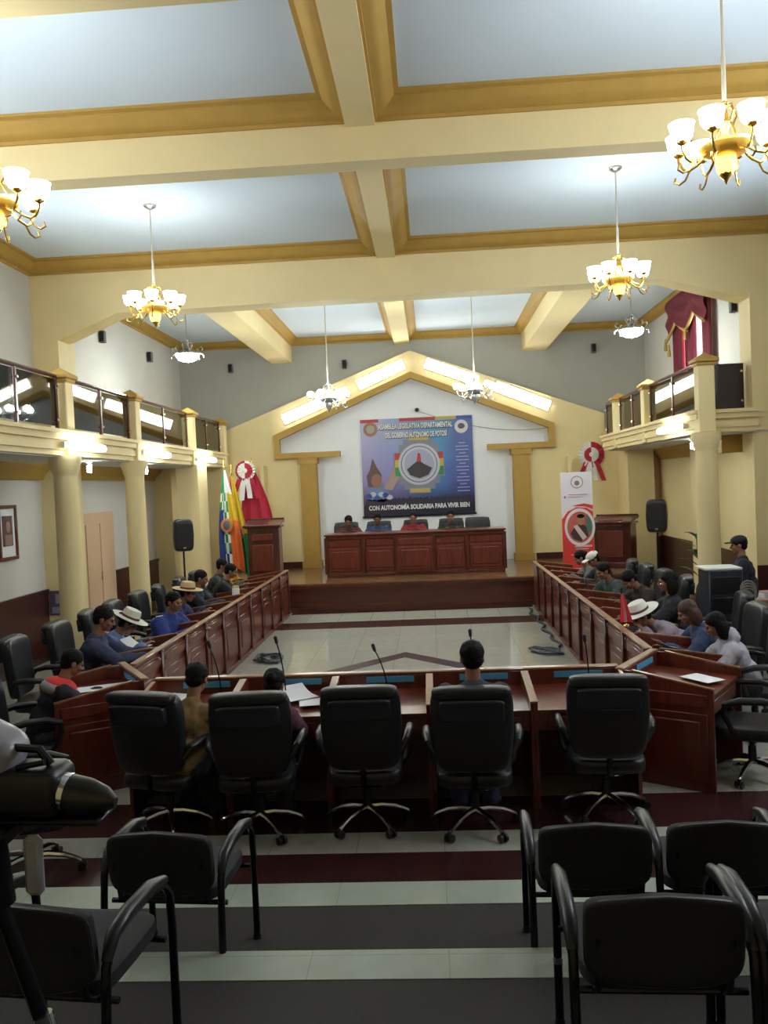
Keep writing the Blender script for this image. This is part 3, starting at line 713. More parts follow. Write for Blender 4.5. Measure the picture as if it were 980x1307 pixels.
# ------------------------------------------------------------------ flags
def flag(label, x, y, H, mats, mfn, w0, w1, z0, ph, xo=0., emblem=None):
    t = thing('flag_on_pole', label, 'flag', (x, y, .57), 0, 'flags on poles beside the lectern')
    b_ = MB(); b_.lathe([(.16, 0), (.16, .02), (.06, .05), (.03, .10)], seg=18); b_.build('base', M['brass'], t)
    b_ = MB(); b_.cone((0, 0, .05), (0, 0, H), .014, .012, 10); b_.build('pole', M['desk_edge'], t)
    b_ = MB(); b_.lathe([(.012, H-.01), (.025, H+.01), (.018, H+.04), (.024, H+.07), (.002, H+.2)], seg=10); b_.build('spearhead', M['brass'], t)
    def f(u, v):
        w = w0 + (w1-w0)*math.sin(min(1, v*1.15)*PI/2)
        return (xo*v + (u-.42)*w, -.03 - .05*v*math.sin(u*5.5*PI+ph) - .03*math.sin(v*3), (H-.06) - (H-.06-z0)*v*(1-.06*math.sin(u*PI+ph)))
    b_ = MB(); b_.sheet(f, 40, 34, .006, mfn); c = b_.build('cloth', mats, t, sharp=80)
    if emblem:
        u, v = emblem; p = V(f(u, v))
        b_ = MB(); b_.ell((p.x, p.y-.045, p.z), (.13, .012, .15), None, 20, 10); b_.build('crest', cloth('crest_orange', (.55, .20, .06)), t)
        b_ = MB(); b_.ell((p.x, p.y-.06, p.z), (.075, .012, .10), None, 16, 10); b_.build('crest_shield', cloth('crest_slate', (.10, .11, .13)), t)
FW = cloth('flag_white', (.72, .74, .74)); FG = cloth('flag_green', (.02, .25, .08)); FB = cloth('flag_blue', (.02, .04, .22)); FO = cloth('flag_orange', (.75, .15, .03)); FY = cloth('flag_yellow', (.65, .42, .02)); FR = cloth('flag_crimson', (.44, .018, .045)); FV = cloth('flag_violet', (.10, .05, .25))
def wip(u, v):
    s = (u*1.0 + v*.9); k = int(u*6)
    if v < .25: return 0 if u > .3 else 1
    band = int((u*4.2 + v*.6) * 1.0)
    chk = (int(u*7) + int(v*9)) % 2
    if u < .22: return 2 if v > .42 else (1 if chk else 0)
    if u < .52: return 0 if chk else 1 if v < .85 else 2
    if u < .72: return 3 if v < .55 else 4
    return 4 if v > .5 else 3
flag('chequered multicoloured flag on a pole, leftmost beside the left lectern', -4.36, 17.75, 2.42, [FW, FG, FB, FY, FO], wip, .05, .50, .22, .4, .05, (.42, .58))
flag('yellow, red and green flag on a pole between the chequered flag and lectern', -4.27, 17.98, 2.30, [FR, FY, FG], lambda u, v: (0 if u < .30 - .2*v else (2 if v > .56 + .30*(u < .5) else 1)), .06, .40, .12, 1.4, .17, (.5, .58))
flag('crimson flag on a pole behind the lectern, gold fringed', -3.96, 18.62, 2.46, [FR, FY], lambda u, v: (1 if v > .93 else 0), .10, .72, .9, 2.2, .05)

# ------------------------------------------------------------------ roll-up banner, right of the stage
t = thing('roll_up_banner', 'red and white roll-up banner with a round portrait, standing right of the stage', 'banner', (2.60, 17.0, .57), 0)
b_ = MB(); b_.box((.31, 0, .04), (.66, .12, .08), None, .01); b_.build('base', M['silver'], t)
b_ = MB(); b_.cone((.31, .03, .05), (.31, .03, 1.99), .012, .012, 8); b_.build('support_pole', M['silver'], t)
b_ = MB(); b_.bb(0, .62, -.005, .005, .08, 2.0); b_.build('printed_sheet', flat('rollup_white', (.68, .64, .72)), t)
yr = -.010
polyp([(0, .08), (.62, .08), (.62, 1.20), (.5, 1.28), (.3, 1.30), (.12, 1.22), (0, 1.06)], yr, flat('rollup_red', (.62, .035, .03)), 'red_field')
polyp([(.20, 1.33), (.45, 1.37), (.62, 1.33), (.62, 1.25), (.46, 1.31)], yr-.002, M['rollup_red'], 'red_swoosh')
disc(.35, .90, .30, yr-.006, M['rollup_white'], 'portrait_ring', 36, 1.25)
disc(.35, .90, .25, yr-.010, flat('portrait_back', (.45, .10, .08)), 'portrait_disc', 36, 1.25)
polyp([(.48, .75), (.585, .82), (.59, 1.0), (.5, 1.16), (.47, 1.0)], yr-.012, flat('portrait_green', (.06, .16, .12)), 'portrait_foliage')
polyp([(.16, .78), (.26, .93), (.36, .97), (.47, .92), (.52, .72), (.36, .61), (.22, .67)], yr-.014, flat('portrait_dress', (.05, .025, .03)), 'dress')
polyp([(.22, .92), (.30, .95), (.48, .70), (.40, .64)], yr-.016, flat('portrait_sash', (.62, .45, .45)), 'sash')
disc(.37, 1.04, .075, yr-.016, flat('portrait_skin2', (.40, .17, .10)), 'face', 18, 1.35)
disc(.37, 1.12, .075, yr-.018, M['hair'], 'hair', 18, .55)
disc(.32, 1.80, .125, yr-.002, flat('crest_ring', (.32, .28, .27)), 'crest', 24, 1., .105); disc(.32, 1.78, .05, yr-.004, flat('crest_in', (.22, .14, .13)), 'crest_centre', 14)
polyp([(.05, 1.50), (.09, 1.48), (.08, 1.54)], yr-.002, M['rollup_red'], 'small_mark')
for z0, w_, hgt in ((1.545, .38, .012), (1.50, .30, .008)):
    polyp([(.14, z0), (.14+w_, z0), (.14+w_, z0+hgt), (.14, z0+hgt)], yr-.002, flat('rollup_print', (.30, .16, .28)), 'print_line')
for z0, x0, w_, hgt in ((.50, .24, .34, .035), (.455, .26, .25, .018), (.34, .16, .36, .015)):
    polyp([(x0, z0), (x0+w_, z0), (x0+w_, z0+hgt), (x0, z0+hgt)], yr-.004, flat('rollup_pale', (.62, .45, .45)), 'print_line')

# ------------------------------------------------------------------ furniture: lecterns, head table
def lectern(label, x, y, rz, w=.70, h=1.24, d=.5):
    t = thing('lectern', label, 'lectern', (x, y, .57), rz)
    b_ = MB(); b_.box((0, 0, .06), (w, d, .12), None, .012); b_.build('plinth', M['desk_dark'], t)
    b_ = MB(); n = 10; pts = [(-w/2+.02, d/2-.02)] + [(-w/2+.02+(w-.04)*k/n, -d/2+.10-.08*math.sin(PI*k/n)) for k in range(n+1)] + [(w/2-.02, d/2-.02)]
    b_.prism(pts, .12, h-.12, 'Z'); b_.build('body', M['desk_dark'], t)
    b_ = MB(); b_.box((0, -d/2-.005, .50), (w*.62, .03, .55), None, .012); b_.box((0, -d/2-.005, .93), (w*.62, .03, .14), None, .012); b_.build('front_panel', M['desk'], t)
    b_ = MB(); b_.box((0, 0, h-.10), (w+.04, d+.04, .05), None, .012); b_.box((0, -.02, h-.03), (w+.08, d+.1, .05), Matrix.Rotation(rad(10), 3, 'X'), .012); b_.box((0, .22, h+.02), (w+.08, .03, .10), None, .008); b_.build('top', M['desk_dark'], t)
    return t
lectern('tall dark wooden lectern at the left of the stage beside the flags', -3.51, 17.5, 0)
lectern('dark wooden lectern at the right of the stage behind the roll-up banner', 3.78, 17.7, rad(-28), .80, 1.02, .55)
t = thing('head_table', 'long five-bay wooden head table on the stage', 'table', (-.37, 17.75, .57))
W = 3.74
b_ = MB(); b_.bb(-W/2, W/2, -.16, .45, 0, .07, .01); b_.build('plinth', M['desk_dark'], t)
b_ = MB(); b_.bb(-W/2-.03, W/2+.03, -.22, .50, .87, .91, .012); b_.bb(-W/2, W/2, -.18, -.05, .80, .87, .01); b_.build('top', M['desk'], t)
bx = [-W/2, -W/2+.78, -W/2+1.48, -W/2+2.26, -W/2+2.96, W/2]
for k in range(5):
    x0, x1 = bx[k]+.02, bx[k+1]-.02; out_ = .06 if k == 2 else 0
    b_ = MB(); b_.bb(x0, x1, -.14-out_, -.08, .07, .80, .006)
    b_.bb(x0+.03, x1-.03, -.155-out_, -.13-out_, .64, .77, .012); b_.bb(x0+.03, x1-.03, -.155-out_, -.13-out_, .12, .60, .018); b_.bb(x0+.09, x1-.09, -.17-out_, -.14-out_, .18, .54, .014)
    b_.build('front_panel', M['desk'] if k != 2 else M['desk'], t)
for k, x in enumerate(bx):
    b_ = MB(); b_.bb(x-.035, x+.035, -.19 if 0 < k < 5 else -.17, -.06, .07, .84, .01); b_.build('pilaster', M['desk_dark'], t)
for x in (-W/2+.02, W/2-.02):
    b_ = MB(); b_.bb(x-.02, x+.02, -.1, .45, .07, .87, .005); b_.build('side_panel', M['desk'], t)

# ------------------------------------------------------------------ delegate desks
def make_desk(label, name='delegate_desk', w=.80, group=None, plate=True):
    """local frame: the delegate sits at -y, the panelled front faces +y; depth .75"""
    t = thing(name, label, 'desk', (0, 0, 0), 0, group)
    h = w/2
    b_ = MB(); b_.bb(-h, h, .325, .36, .04, .89, .004)
    b_.bb(-h+.03, h-.03, .355, .378, .72, .85, .012); b_.bb(-h+.06, h-.06, .37, .386, .75, .82, .008)
    b_.bb(-h+.06, h-.06, .355, .374, .12, .66, .014); b_.bb(-h+.13, h-.13, .37, .384, .20, .58, .012); b_.bb(-h, h, .34, .385, .0, .07, .006)
    b_.build('front_panel', M['desk'], t)
    b_ = MB(); b_.bb(-h-.005, h+.005, .322, .398, .89, .912, .008); b_.build('front_ledge', M['desk_edge'], t)
    for x in (-h+.014, h-.014):
        b_ = MB(); b_.prism([(-.375, 0), (.33, 0), (.33, .89), (.24, .89), (-.375, .80)], x-.013, x+.013, 'X')
        b_.build('side_panel', M['desk'], t)
        b_ = MB(); b_.prism([(-.378, .80), (.26, .891), (.26, .903), (-.378, .812)], x-.015, x+.015, 'X'); b_.build('side_edging', M['desk_edge'], t)
    b_ = MB(); b_.prism([(-.355, .715), (.325, .745), (.325, .77), (-.355, .74)], -h+.028, h-.028, 'X'); b_.build('work_top', M['desk'], t)
    b_ = MB(); b_.bb(-h+.028, h-.028, -.345, -.325, .58, .715, .004); b_.bb(-h+.1, h-.1, -.352, -.34, .61, .69, .006); b_.build('apron', M['desk'], t)
    b_ = MB(); b_.bb(-h+.04, -h+.10, .345, .405, .06, .89, .01); b_.build('post', M['desk_dark'], t)
    if plate:
        b_ = MB(); b_.bb(-.14, .26, .316, .322, .825, .875, .001); b_.build('nameplate', M['nameplate'], t, 'pale blue name strip')
    return t
ORD = ['first', 'second', 'third', 'fourth', 'fifth', 'sixth', 'seventh', 'eighth', 'ninth', 'tenth']
d0 = make_desk('wooden desk of the near row, leftmost, before the man in the mustard jacket', w=.78, group='wooden desks of the near row')
d0.location = (-2.02, 6.68, 0)
labs = ['wooden desk of the near row, second from left, with open papers', 'middle wooden desk of the near row, before an empty black chair', 'wooden desk of the near row, before the dark-haired man seen from behind', 'rightmost wooden desk of the near row, before an empty chair']
for k, l_ in enumerate(labs): dup(d0, (-2.02+.78*(k+1), 6.68, 0), 0, l_)
# corner desks, turned between the near row and the side rows
cd = make_desk('corner wooden desk on the right, turned, between near row and right row', 'corner_desk', w=.86, group='turned corner desks')
for x, sg in ((-.43, -1), (.43, 1)):
    for (y0, y1, z0, z1, d_) in ((-.33, .27, .66, .76, .012), (-.33, .27, .08, .61, .012), (-.27, .21, .14, .55, .022)):
        b_ = MB(); b_.bb(x, x+sg*d_, y0, y1, z0, z1, .008); b_.build('side_moulding', M['desk'], cd)
cR = rad(57.)      # front (+y) points to upper left
cd.location = (1.71+.36*.84, 7.27-.36*.545, 0); cd.rotation_euler = (0, 0, cR)
c2 = dup(cd, (-1.04-(1.71+.36*.84), 7.42-.36*.545, 0), -cR, 'corner wooden desk on the left, turned, between near row and left row')
d1 = make_desk('side row desk', w=.84, group='wooden desks of the right row', plate=False)
for k in range(10):
    y = 8.10 + .85*k; l_ = ORD[k] + ' wooden desk of the right row counted from the corner desk'
    if k == 0: d1.location = (2.27, y, 0); d1.rotation_euler = (0, 0, rad(90)); d1['label'] = l_
    else: dup(d1, (2.27, y, 0), rad(90), l_)
    q = dup(d1, (-3.2, y, 0), rad(-90), ORD[k] + ' wooden desk of the left row counted from the corner desk'); q['group'] = 'wooden desks of the left row'

# ------------------------------------------------------------------ executive chairs
def bend(q): return q
def make_exec(label):
    t = thing('office_chair', label, 'chair', (0, 0, 0), 0, 'black leather office chairs')
    for k in range(5):
        a = 2*PI*k/5 + .3; c, s_ = math.cos(a), math.sin(a)
        b_ = MB(); b_.tube([(c*q, s_*q, z) for q, z in ((.02, .135), (.10, .135), (.20, .115), (.27, .085), (.31, .062))], [.024, .022, .019, .016, .014], 8)
        lg = b_.build('base_leg', M['chrome'], t, 'chrome base leg' if k == 0 else None)
        b_ = MB()
        for dx in (-1, 1): b_.cone((c*.31-s_*.012*dx, s_*.31+c*.012*dx, .03), (c*.31-s_*.03*dx, s_*.31+c*.03*dx, .03), .03, .028, 12)
        b_.cone((c*.31, s_*.31, .03), (c*.31, s_*.31, .075), .013, .013, 8)
        b_.build('caster', M['blk_plastic'], lg)
    b_ = MB(); b_.cone((0, 0, .12), (0, 0, .26), .035, .03, 14); b_.cone((0, 0, .25), (0, 0, .34), .02, .02, 12); b_.build('gas_lift', M['blk_plastic'], t)
    b_ = MB(); b_.box((0, 0, .345), (.24, .28, .05), None, .01); b_.tube([(0, -.1, .345), (0, -.24, .37), (0, -.28, .56)], .022, 8); b_.build('mechanism', M['blk_metal'], t)
    b_ = MB(); b_.pad((0, .02, .415), (.54, .54, .12), None, .38); b_.build('seat', M['leather'], t)
    def fb(q):
        s = 1 - .10*max(0, -q.z)/.3
        return V((q.x*s, q.y - .10*(q.z)*1.0 - .10*(q.x/.28)**2*-1*.35, q.z))
    b_ = MB(); b_.pad((0, -.27, .79), (.57, .12, .60), None, .32, fb, 28, 20); b_.build('backrest', M['leather'], t)
    b_ = MB(); b_.pad((0, -.318, 1.055), (.54, .13, .09), None, .5); b_.build('head_roll', M['leather'], t)
    b_ = MB(); b_.pad((0, -.352, .94), (.44, .07, .16), Matrix.Rotation(rad(6), 3, 'X'), .3); b_.build('back_panel', M['leather_panel'], t)
    for sx in (-1, 1):
        b_ = MB(); b_.tube([(sx*.26, -.22, .60), (sx*.31, -.18, .68), (sx*.325, -.08, .70), (sx*.33, .08, .695), (sx*.325, .19, .66), (sx*.31, .20, .58), (sx*.29, .14, .45), (sx*.22, .10, .385)], [.02, .026, .03, .03, .028, .022, .02, .02], 9)
        b_.build('armrest', M['blk_plastic'], t)
    return t
ex = make_exec('leftmost black office chair of the near row, its back toward the camera')
ex.location = (-2.02, 6.08, 0); ex.rotation_euler = (0, 0, rad(-14))
for (x, y, r, l_) in ((-1.33, 5.99, 4, 'second black office chair of the near row, the person in maroon seated in it'), (-.55, 6.08, 0, 'middle black office chair of the near row, empty'),
                      (.23, 5.98, -2, 'black office chair of the near row holding the dark-haired man'), (1.20, 6.20, -4, 'rightmost black office chair of the near row, empty'),
                      (2.50, 6.86, 70, 'empty black office chair turned sideways at the right corner desk'), (-3.42, 6.80, -55, 'black office chair at the left corner desk under the man with the red collar'),
                      (-2.72, 5.35, -75, 'empty black office chair standing behind the left corner desk, nearest the left edge')):
    dup(ex, (x, y, 0), rad(r), l_)
# side rows
LROW = [(-4.02, 8.35), (-3.98, 9.25), (-3.98, 10.15), (-4.0, 11.0), (-3.98, 11.9), (-3.95, 12.75), (-3.92, 13.75), (-3.92, 14.7)]
for k, (x, y) in enumerate(LROW): q = dup(ex, (x, y, 0), rad(-82 - 5*math.sin(k*2.1)), ORD[k] + ' black office chair behind the left desk row, counted from the near end'); q['group'] = 'office chairs of the left row'
for x, y, r, l_ in ((-4.85, 7.9, -60, 'black office chair against the left edge, behind the row'), (-4.75, 6.9, -75, 'black office chair at the left edge nearest the camera, outside the row')): q = dup(ex, (x, y, 0), rad(r), l_)
RROW = [(2.95, 8.0), (3.05, 8.85), (3.2, 9.75), (3.12, 10.6), (3.08, 11.5), (3.02, 12.3), (2.98, 13.15), (2.95, 14.0)]
for k, (x, y) in enumerate(RROW): q = dup(ex, (x, y, 0), rad(84 + 8*math.sin(k*2.6)), ORD[k] + ' black office chair behind the right desk row, counted from the near end'); q['group'] = 'office chairs of the right row'
q = dup(ex, (3.75, 8.3, 0), rad(60), 'black office chair by the right edge behind the row'); q = dup(ex, (3.85, 9.35, 0), rad(95), 'black office chair behind the row in front of the equipment rack')
for k, (x, n_) in enumerate(((-1.93, 'leftmost'), (-1.19, 'second from left'), (-.36, 'middle'), (.44, 'second from right'), (1.03, 'empty rightmost'))):
    q = dup(ex, (x, 18.75, .57), rad(180), n_ + ' black office chair behind the head table on the stage'); q['group'] = 'office chairs at the head table'

# ------------------------------------------------------------------ visitor chairs in the foreground
def make_visitor(label):
    t = thing('visitor_chair', label, 'chair', (0, 0, 0), 0, 'black visitor armchairs on the tiers')
    for sx in (-1, 1):
        x = sx*.275
        b_ = MB(); b_.tube([(x, .25, 0), (x, .25, .42), (x, .24, .55), (x, .19, .61), (x, .08, .63), (x, -.12, .63), (x, -.20, .61), (x, -.25, .55), (x, -.265, .42), (x, -.29, 0)], .0165, 10); fr_ = b_.build('side_frame', M['blk_metal'], t)
        b_ = MB(); b_.tube([(x, .20, .62), (x, .08, .65), (x, -.10, .65), (x, -.20, .627), (x, -.245, .565)], [.018, .026, .027, .025, .019], 10); b_.build('armrest', M['blk_plastic'], t)
        for y in (.25, -.29):
            b_ = MB(); b_.cone((x, y, 0), (x, y, .03), .021, .019, 10); b_.build('foot_cap', M['blk_plastic'], fr_)
    b_ = MB()
    for y in (-.18, .19): b_.tube([(-.275, y, .40), (.275, y, .40)], .012, 8)
    b_.tube([(0, -.18, .40), (0, .19, .40)], .012, 8)
    for sx in (-1, 1): b_.tube([(sx*.2, -.18, .40), (sx*.2, -.25, .45), (sx*.2, -.29, .63)], .012, 8)
    b_.build('seat_frame', M['blk_metal'], t)
    b_ = MB(); b_.pad((0, .02, .445), (.49, .47, .08), None, .35); b_.build('seat', M['fabric_blk'], t)
    def fb(q): return V((q.x, q.y - .12*q.z - .05*(1-(q.x/.24)**2), q.z + (.012*math.cos(q.x*14))*(1 if q.z > 0 else 0)))
    b_ = MB(); b_.pad((0, -.255, .625), (.485, .06, .285), None, .3, fb, 32, 16); b_.build('backrest', M['fabric_blk'], t)
    def loop(a): 
        x = .235*math.copysign(abs(math.cos(a))**.35, math.cos(a)); z = .137*math.copysign(abs(math.sin(a))**.35, math.sin(a))
        q = fb(V((x, 0, z))); return (q.x, q.y-.255-.012, q.z+.625)
    b_ = MB(); b_.tube([loop(2*PI*k/48) for k in range(48)], .010, 7, True); b_.build('piping', M['leather'], t)
    return t
vc = make_visitor('black visitor armchair of the front audience row, left of the step')
vc.location = (-1.26, 3.93, .21); vc.rotation_euler = (0, 0, rad(-4))
for (x, y, z, r, l_) in ((.66, 3.93, .21, -2, 'black visitor armchair of the front audience row, right of the aisle'), (1.22, 3.93, .21, -3, 'black visitor armchair of the front audience row at the right edge'),
                         (.67, 2.86, .43, -2, 'black visitor armchair of the second audience row, right of the aisle, large in the foreground'), (1.25, 2.83, .43, -3, 'black visitor armchair of the second audience row cut off by the right edge'),
                         (-1.34, 2.86, .43, -6, 'black visitor armchair of the second audience row, left foreground')):
    q = dup(vc, (x, y, z), rad(r), l_)
    if 'large in' in l_:
        b_ = MB(); b_.cone((-.29, .25, .24), (-.29, .25, .262), .0185, .0185, 12); o = b_.build('leg_ring', M['silver'], q); o.location = (.015, 0, 0)
        b_ = MB(); b_.bb(-.284, -.262, -.302, -.299, .23, .30, .001); b_.build('sticker', M['paper'], q, 'white label on the leg')

# ------------------------------------------------------------------ things on the desks and the floor
def paper(label, x, y, z, rz, w=.21, l=.297, curl=.0, tilt=0.):
    t = MB(); c, s_ = math.cos(rz), math.sin(rz)
    def f(u, v): 
        a, b2 = (u-.5)*w, (v-.5)*l
        return (x + a*c - b2*s_, y + a*s_ + b2*c, z + curl*(v-.3)**2*4*(1 if v > .3 else 0) + tilt*(v-.5))
    t.sheet(f, 4, 8, .002); return tag(t.build('paper_sheet', M['paper']), label, 'paper', 'white papers on the desks')
paper('white paper on the second near-row desk, left of two', -1.16, 6.80, .785, rad(35), .25, .30, .03)
paper('white paper on the second near-row desk, right of two', -.98, 6.62, .775, rad(-80), .22, .26)
paper('white paper on the leftmost near-row desk beside the seated man', -2.20, 6.88, .785, rad(70))
paper('white paper on the middle near-row desk behind the empty chair', -.62, 6.75, .78, rad(80), .18, .3)
paper('white papers spread on the left corner desk', -3.02, 7.30, .78, rad(25), .5, .22)
paper('white paper on the right corner desk near its edge', 2.18, 7.05, .77, rad(30), .20, .30)
paper('curled white paper before the man in the blue jacket', -3.33, 9.15, .80, rad(80), .22, .28, .05)
paper('raised white paper before the person in the white hat', -3.35, 10.35, .82, rad(60), .17, .24, .05, .07)
paper('raised white paper before the woman in the pale hoodie', 2.22, 8.30, .80, rad(110), .15, .2, .02, .05)
paper('white paper before the person bending in a white hat', 2.18, 9.3, .78, rad(70), .2, .28)
paper('small white paper beside the little red flag', 1.98, 8.95, .78, rad(90), .1, .16)
paper('white paper on the far end of the right row', 2.35, 14.6, .78, rad(90), .3, .3, .05)
def gooseneck(label, x, y, z, dx, dy, H):
    t = thing('gooseneck_microphone', label, 'microphone', (x, y, z), 0, 'gooseneck microphones')
    b_ = MB(); b_.box((0, 0, .012), (.11, .13, .024), None, .01, 2); b_.cone((0, 0, .02), (0, 0, .04), .014, .012, 10); b_.build('base', M['blk_plastic'], t)
    b_ = MB(); b_.tube([(dx*k*k, dy*k*k, .03+H*k) for k in [i/8 for i in range(9)]], .0055, 7); b_.build('stem', M['blk_metal'], t)
    b_ = MB(); b_.capsule((dx, dy, .03+H), (dx*1.15, dy*1.15, .07+H), .013, .015); b_.build('foam_head', M['grille'], t)
gooseneck('thin microphone on the leftmost near-row desk', -1.80, 6.85, .765, -.08, .02, .40)
gooseneck('thin microphone on the second near-row desk', -1.26, 6.85, .765, -.06, .02, .42)
gooseneck('thin microphone on the middle near-row desk, in front of the empty chair', -.42, 6.85, .765, -.09, .02, .33)
gooseneck('thin microphone before the dark-haired man of the near row', .30, 6.88, .765, -.02, .02, .42)
gooseneck('thin microphone on the rightmost near-row desk', 1.22, 6.85, .765, -.02, .02, .35)
gooseneck('thin microphone before the person in the white hat on the right row', 2.05, 9.45, .765, .02, .0, .38)
def scribble(label, cx, cy, n, rx, ry, mm, seed, z=0.):
    rnd = random.Random(seed); pts = []; a = 0
    for k in range(n*4):
        a += .14; r = .7 + .3*noise.noise(V((k*.09, seed, 0))) + .18*noise.noise(V((k*.3, seed, 4)))
        pts.append((cx + rx*r*math.cos(a), cy + ry*r*math.sin(a*.97), z + .03 + .02*noise.noise(V((k*.12, 9, seed)))))
    b_ = MB(); b_.tube(pts, .011, 6); return tag(b_.build('cable_coil', mm), label, 'cable')
scribble('heap of dark cables on the floor beside the left desk row', -2.45, 12.1, 70, .28, .42, M['cable'], 3)
scribble('heap of dark blue cables on the floor beside the right desk row', 1.55, 12.0, 80, .26, .30, M['cable'], 5)
b_ = MB(); b_.tube([(1.78+.04*math.sin(k*.45)+.02*math.sin(k*.21), 12.3+.06*k, .02) for k in range(64)], .02, 6); tag(b_.build('floor_cable', M['cable']), 'long dark cable running along the foot of the right desk row', 'cable')
t = thing('table_flag', 'small red and white table flag on the right desk row', 'flag', (1.98, 8.85, .905))
b_ = MB(); b_.lathe([(.035, 0), (.03, .015), (.008, .02)], seg=12); b_.build('base', M['brass'], t)
b_ = MB(); b_.cone((0, 0, .015), (-.03, 0, .34), .004, .003, 6); b_.build('stick', M['brass'], t)
b_ = MB(); b_.sheet(lambda u, v: (-.03+.03*v+(u-.5)*(.03+.10*v), -.015*math.sin(u*8)*v, .33-.29*v), 10, 10, .003, lambda u, v: 1 if .4 < u < .6 else 0); b_.build('cloth', [cloth('bright_red', (.70, .03, .06)), FW], t)
t = thing('laptop', 'small dark laptop with pale lit keys on the far right row', 'laptop', (2.35, 12.3, .765), rad(80))
b_ = MB(); b_.box((0, 0, .012), (.32, .22, .02), None, .006); b_.build('base', M['blk_plastic'], t)
b_ = MB(); b_.box((0, .14, .12), (.32, .012, .21), Matrix.Rotation(rad(-18), 3, 'X'), .005); b_.build('screen', M['blk_plastic'], t)
b_ = MB()
for i in range(8):
    for j in range(3): b_.box((-.12+.034*i, -.04+.045*j, .024), (.026, .03, .006), None, .002)
b_.build('keys', M['white_plastic'], t)
t = thing('crumpled_bag', 'small crumpled pale green plastic bag between two near-row desks', 'bag', (-1.64, 6.62, .81))
b_ = MB(); b_.ell((0, 0, .03), (.085, .05, .03), None, 20, 10, 1., lambda q: q*(1+.5*noise.noise(q*40))); b_.build('body', cloth('pale_green_plastic', (.42, .50, .34)), t)
b_ = MB(); b_.tube([(-.07, 0, .04), (-.12, .02, .05), (-.15, 0, .02)], .008, 6); b_.build('handle', M['pale_green_plastic'], t)
t = thing('snack_bag', 'small yellow and white packet before the far left delegates', 'packet', (-3.2, 13.4, .765), rad(20))
b_ = MB(); b_.pad((0, 0, .09), (.12, .06, .18), None, .6); b_.build('pouch', M['paper'], t)
b_ = MB(); b_.pad((0, 0, .16), (.11, .05, .06), None, .5); b_.build('top_fold', cloth('packet_yellow', (.6, .42, .06)), t)

# ------------------------------------------------------------------ loudspeakers, rack, side table, plant
def pa_speaker(label, x, y, z, rz):
    t = thing('loudspeaker', label, 'speaker', (x, y, z), rz, 'black loudspeakers on stands')
    b_ = MB(); n = [(-.19, -.15), (.19, -.15), (.13, .17), (-.13, .17)]
    b_.pad((0, 0, .30), (.38, .34, .60), None, .28, lambda q: V((q.x*(1-.35*max(0, q.y)/.17)*(1-.12*(q.z/.3)**2), q.y, q.z))); b_.build('cabinet', M['blk_plastic'], t)
    b_ = MB(); b_.pad((0, -.155, .29), (.32, .05, .50), None, .3); b_.build('grille', M['grille'], t)
    b_ = MB(); b_.box((.0, -.183, .07), (.05, .006, .03), None, .002); b_.build('badge', M['silver'], t)
def pa_stand(label, x, y, H):
    t = thing('speaker_stand', label, 'stand', (x, y, 0), .4, 'tripod speaker stands')
    b_ = MB(); b_.cone((0, 0, .25), (0, 0, H), .019, .017, 12); b_.build('pole', M['blk_metal'], t)
    b_ = MB(); b_.cone((0, 0, .62), (0, 0, .72), .032, .032, 12); b_.build('collar', M['blk_plastic'], t)
    for k in range(3):
        a = 2*PI*k/3; c, s_ = math.cos(a), math.sin(a)
        b_ = MB(); b_.tube([(c*.03, s_*.03, .66), (c*.42, s_*.42, .02)], .013, 8); b_.tube([(c*.02, s_*.02, .3), (c*.22, s_*.22, .34)], .009, 6); b_.build('leg', M['blk_metal'], t)
pa_speaker('black loudspeaker on a stand under the left balcony', -4.65, 15.5, 1.40, rad(25)); pa_stand('black tripod stand under the left loudspeaker', -4.65, 15.5, 1.42)
pa_speaker('black loudspeaker on a stand under the right balcony', 4.08, 15.5, 1.41, rad(-20)); pa_stand('black tripod stand under the right loudspeaker', 4.08, 15.5, 1.43)
t = thing('equipment_rack', 'dark equipment rack with a white sheet on top, beside the man in the cap', 'rack', (3.50, 10.5, 0))
b_ = MB(); b_.box((0, 0, .65), (.40, .42, 1.26), None, .012)
b_.build('cabinet', flat('rack_navy', (.02, .025, .035), .4), t)
for z in (.35, .6, .85, 1.1): 
    b_ = MB(); b_.box((0, -.214, z), (.34, .012, .2), None, .004); b_.build('rack_unit', M['blk_plastic'], t)
b_ = MB(); b_.box((-.02, 0, 1.295), (.44, .40, .025), None, .004); b_.build('top_sheet', M['white_plastic'], t)
for sx in (-1, 1):
    for sy in (-1, 1):
        b_ = MB(); b_.cone((sx*.16, sy*.16, 0), (sx*.16, sy*.16, .03), .025, .03, 10); b_.build('foot', M['blk_plastic'], t)
b_ = MB(); b_.tube([(3.74+.09*math.cos(a*.4), 10.24+.0*a, .95+.10*math.sin(a*.4)+.002*a) for a in range(60)], .010, 6); o = tag(b_.build('hanging_cable', flat('cable_tan', (.22, .20, .16))), 'coil of pale cable hanging beside the equipment rack', 'cable')
t = thing('side_table', 'low wooden side table at the right wall with papers on it', 'table', (4.62, 11.6, 0))
b_ = MB(); b_.box((0, 0, .74), (.9, .7, .04), None, .008); b_.build('table_top', M['desk_edge'], t)
for sx in (-1, 1):
    for sy in (-1, 1): b_ = MB(); b_.box((sx*.4, sy*.3, .36), (.05, .05, .72), None, .005); b_.build('leg', M['desk_dark'], t)
t = thing('paper_stack', 'stack of white and pink papers on the side table by the right wall', 'papers', (4.50, 11.55, .76), .2)
b_ = MB(); b_.box((0, 0, .03), (.32, .24, .06), None, .003); b_.build('sheets', M['paper'], t)
b_ = MB(); b_.box((0, -.0, .065), (.30, .22, .012), None, .002); b_.build('top_folder', flat('pink_folder', (.50, .30, .30)), t)
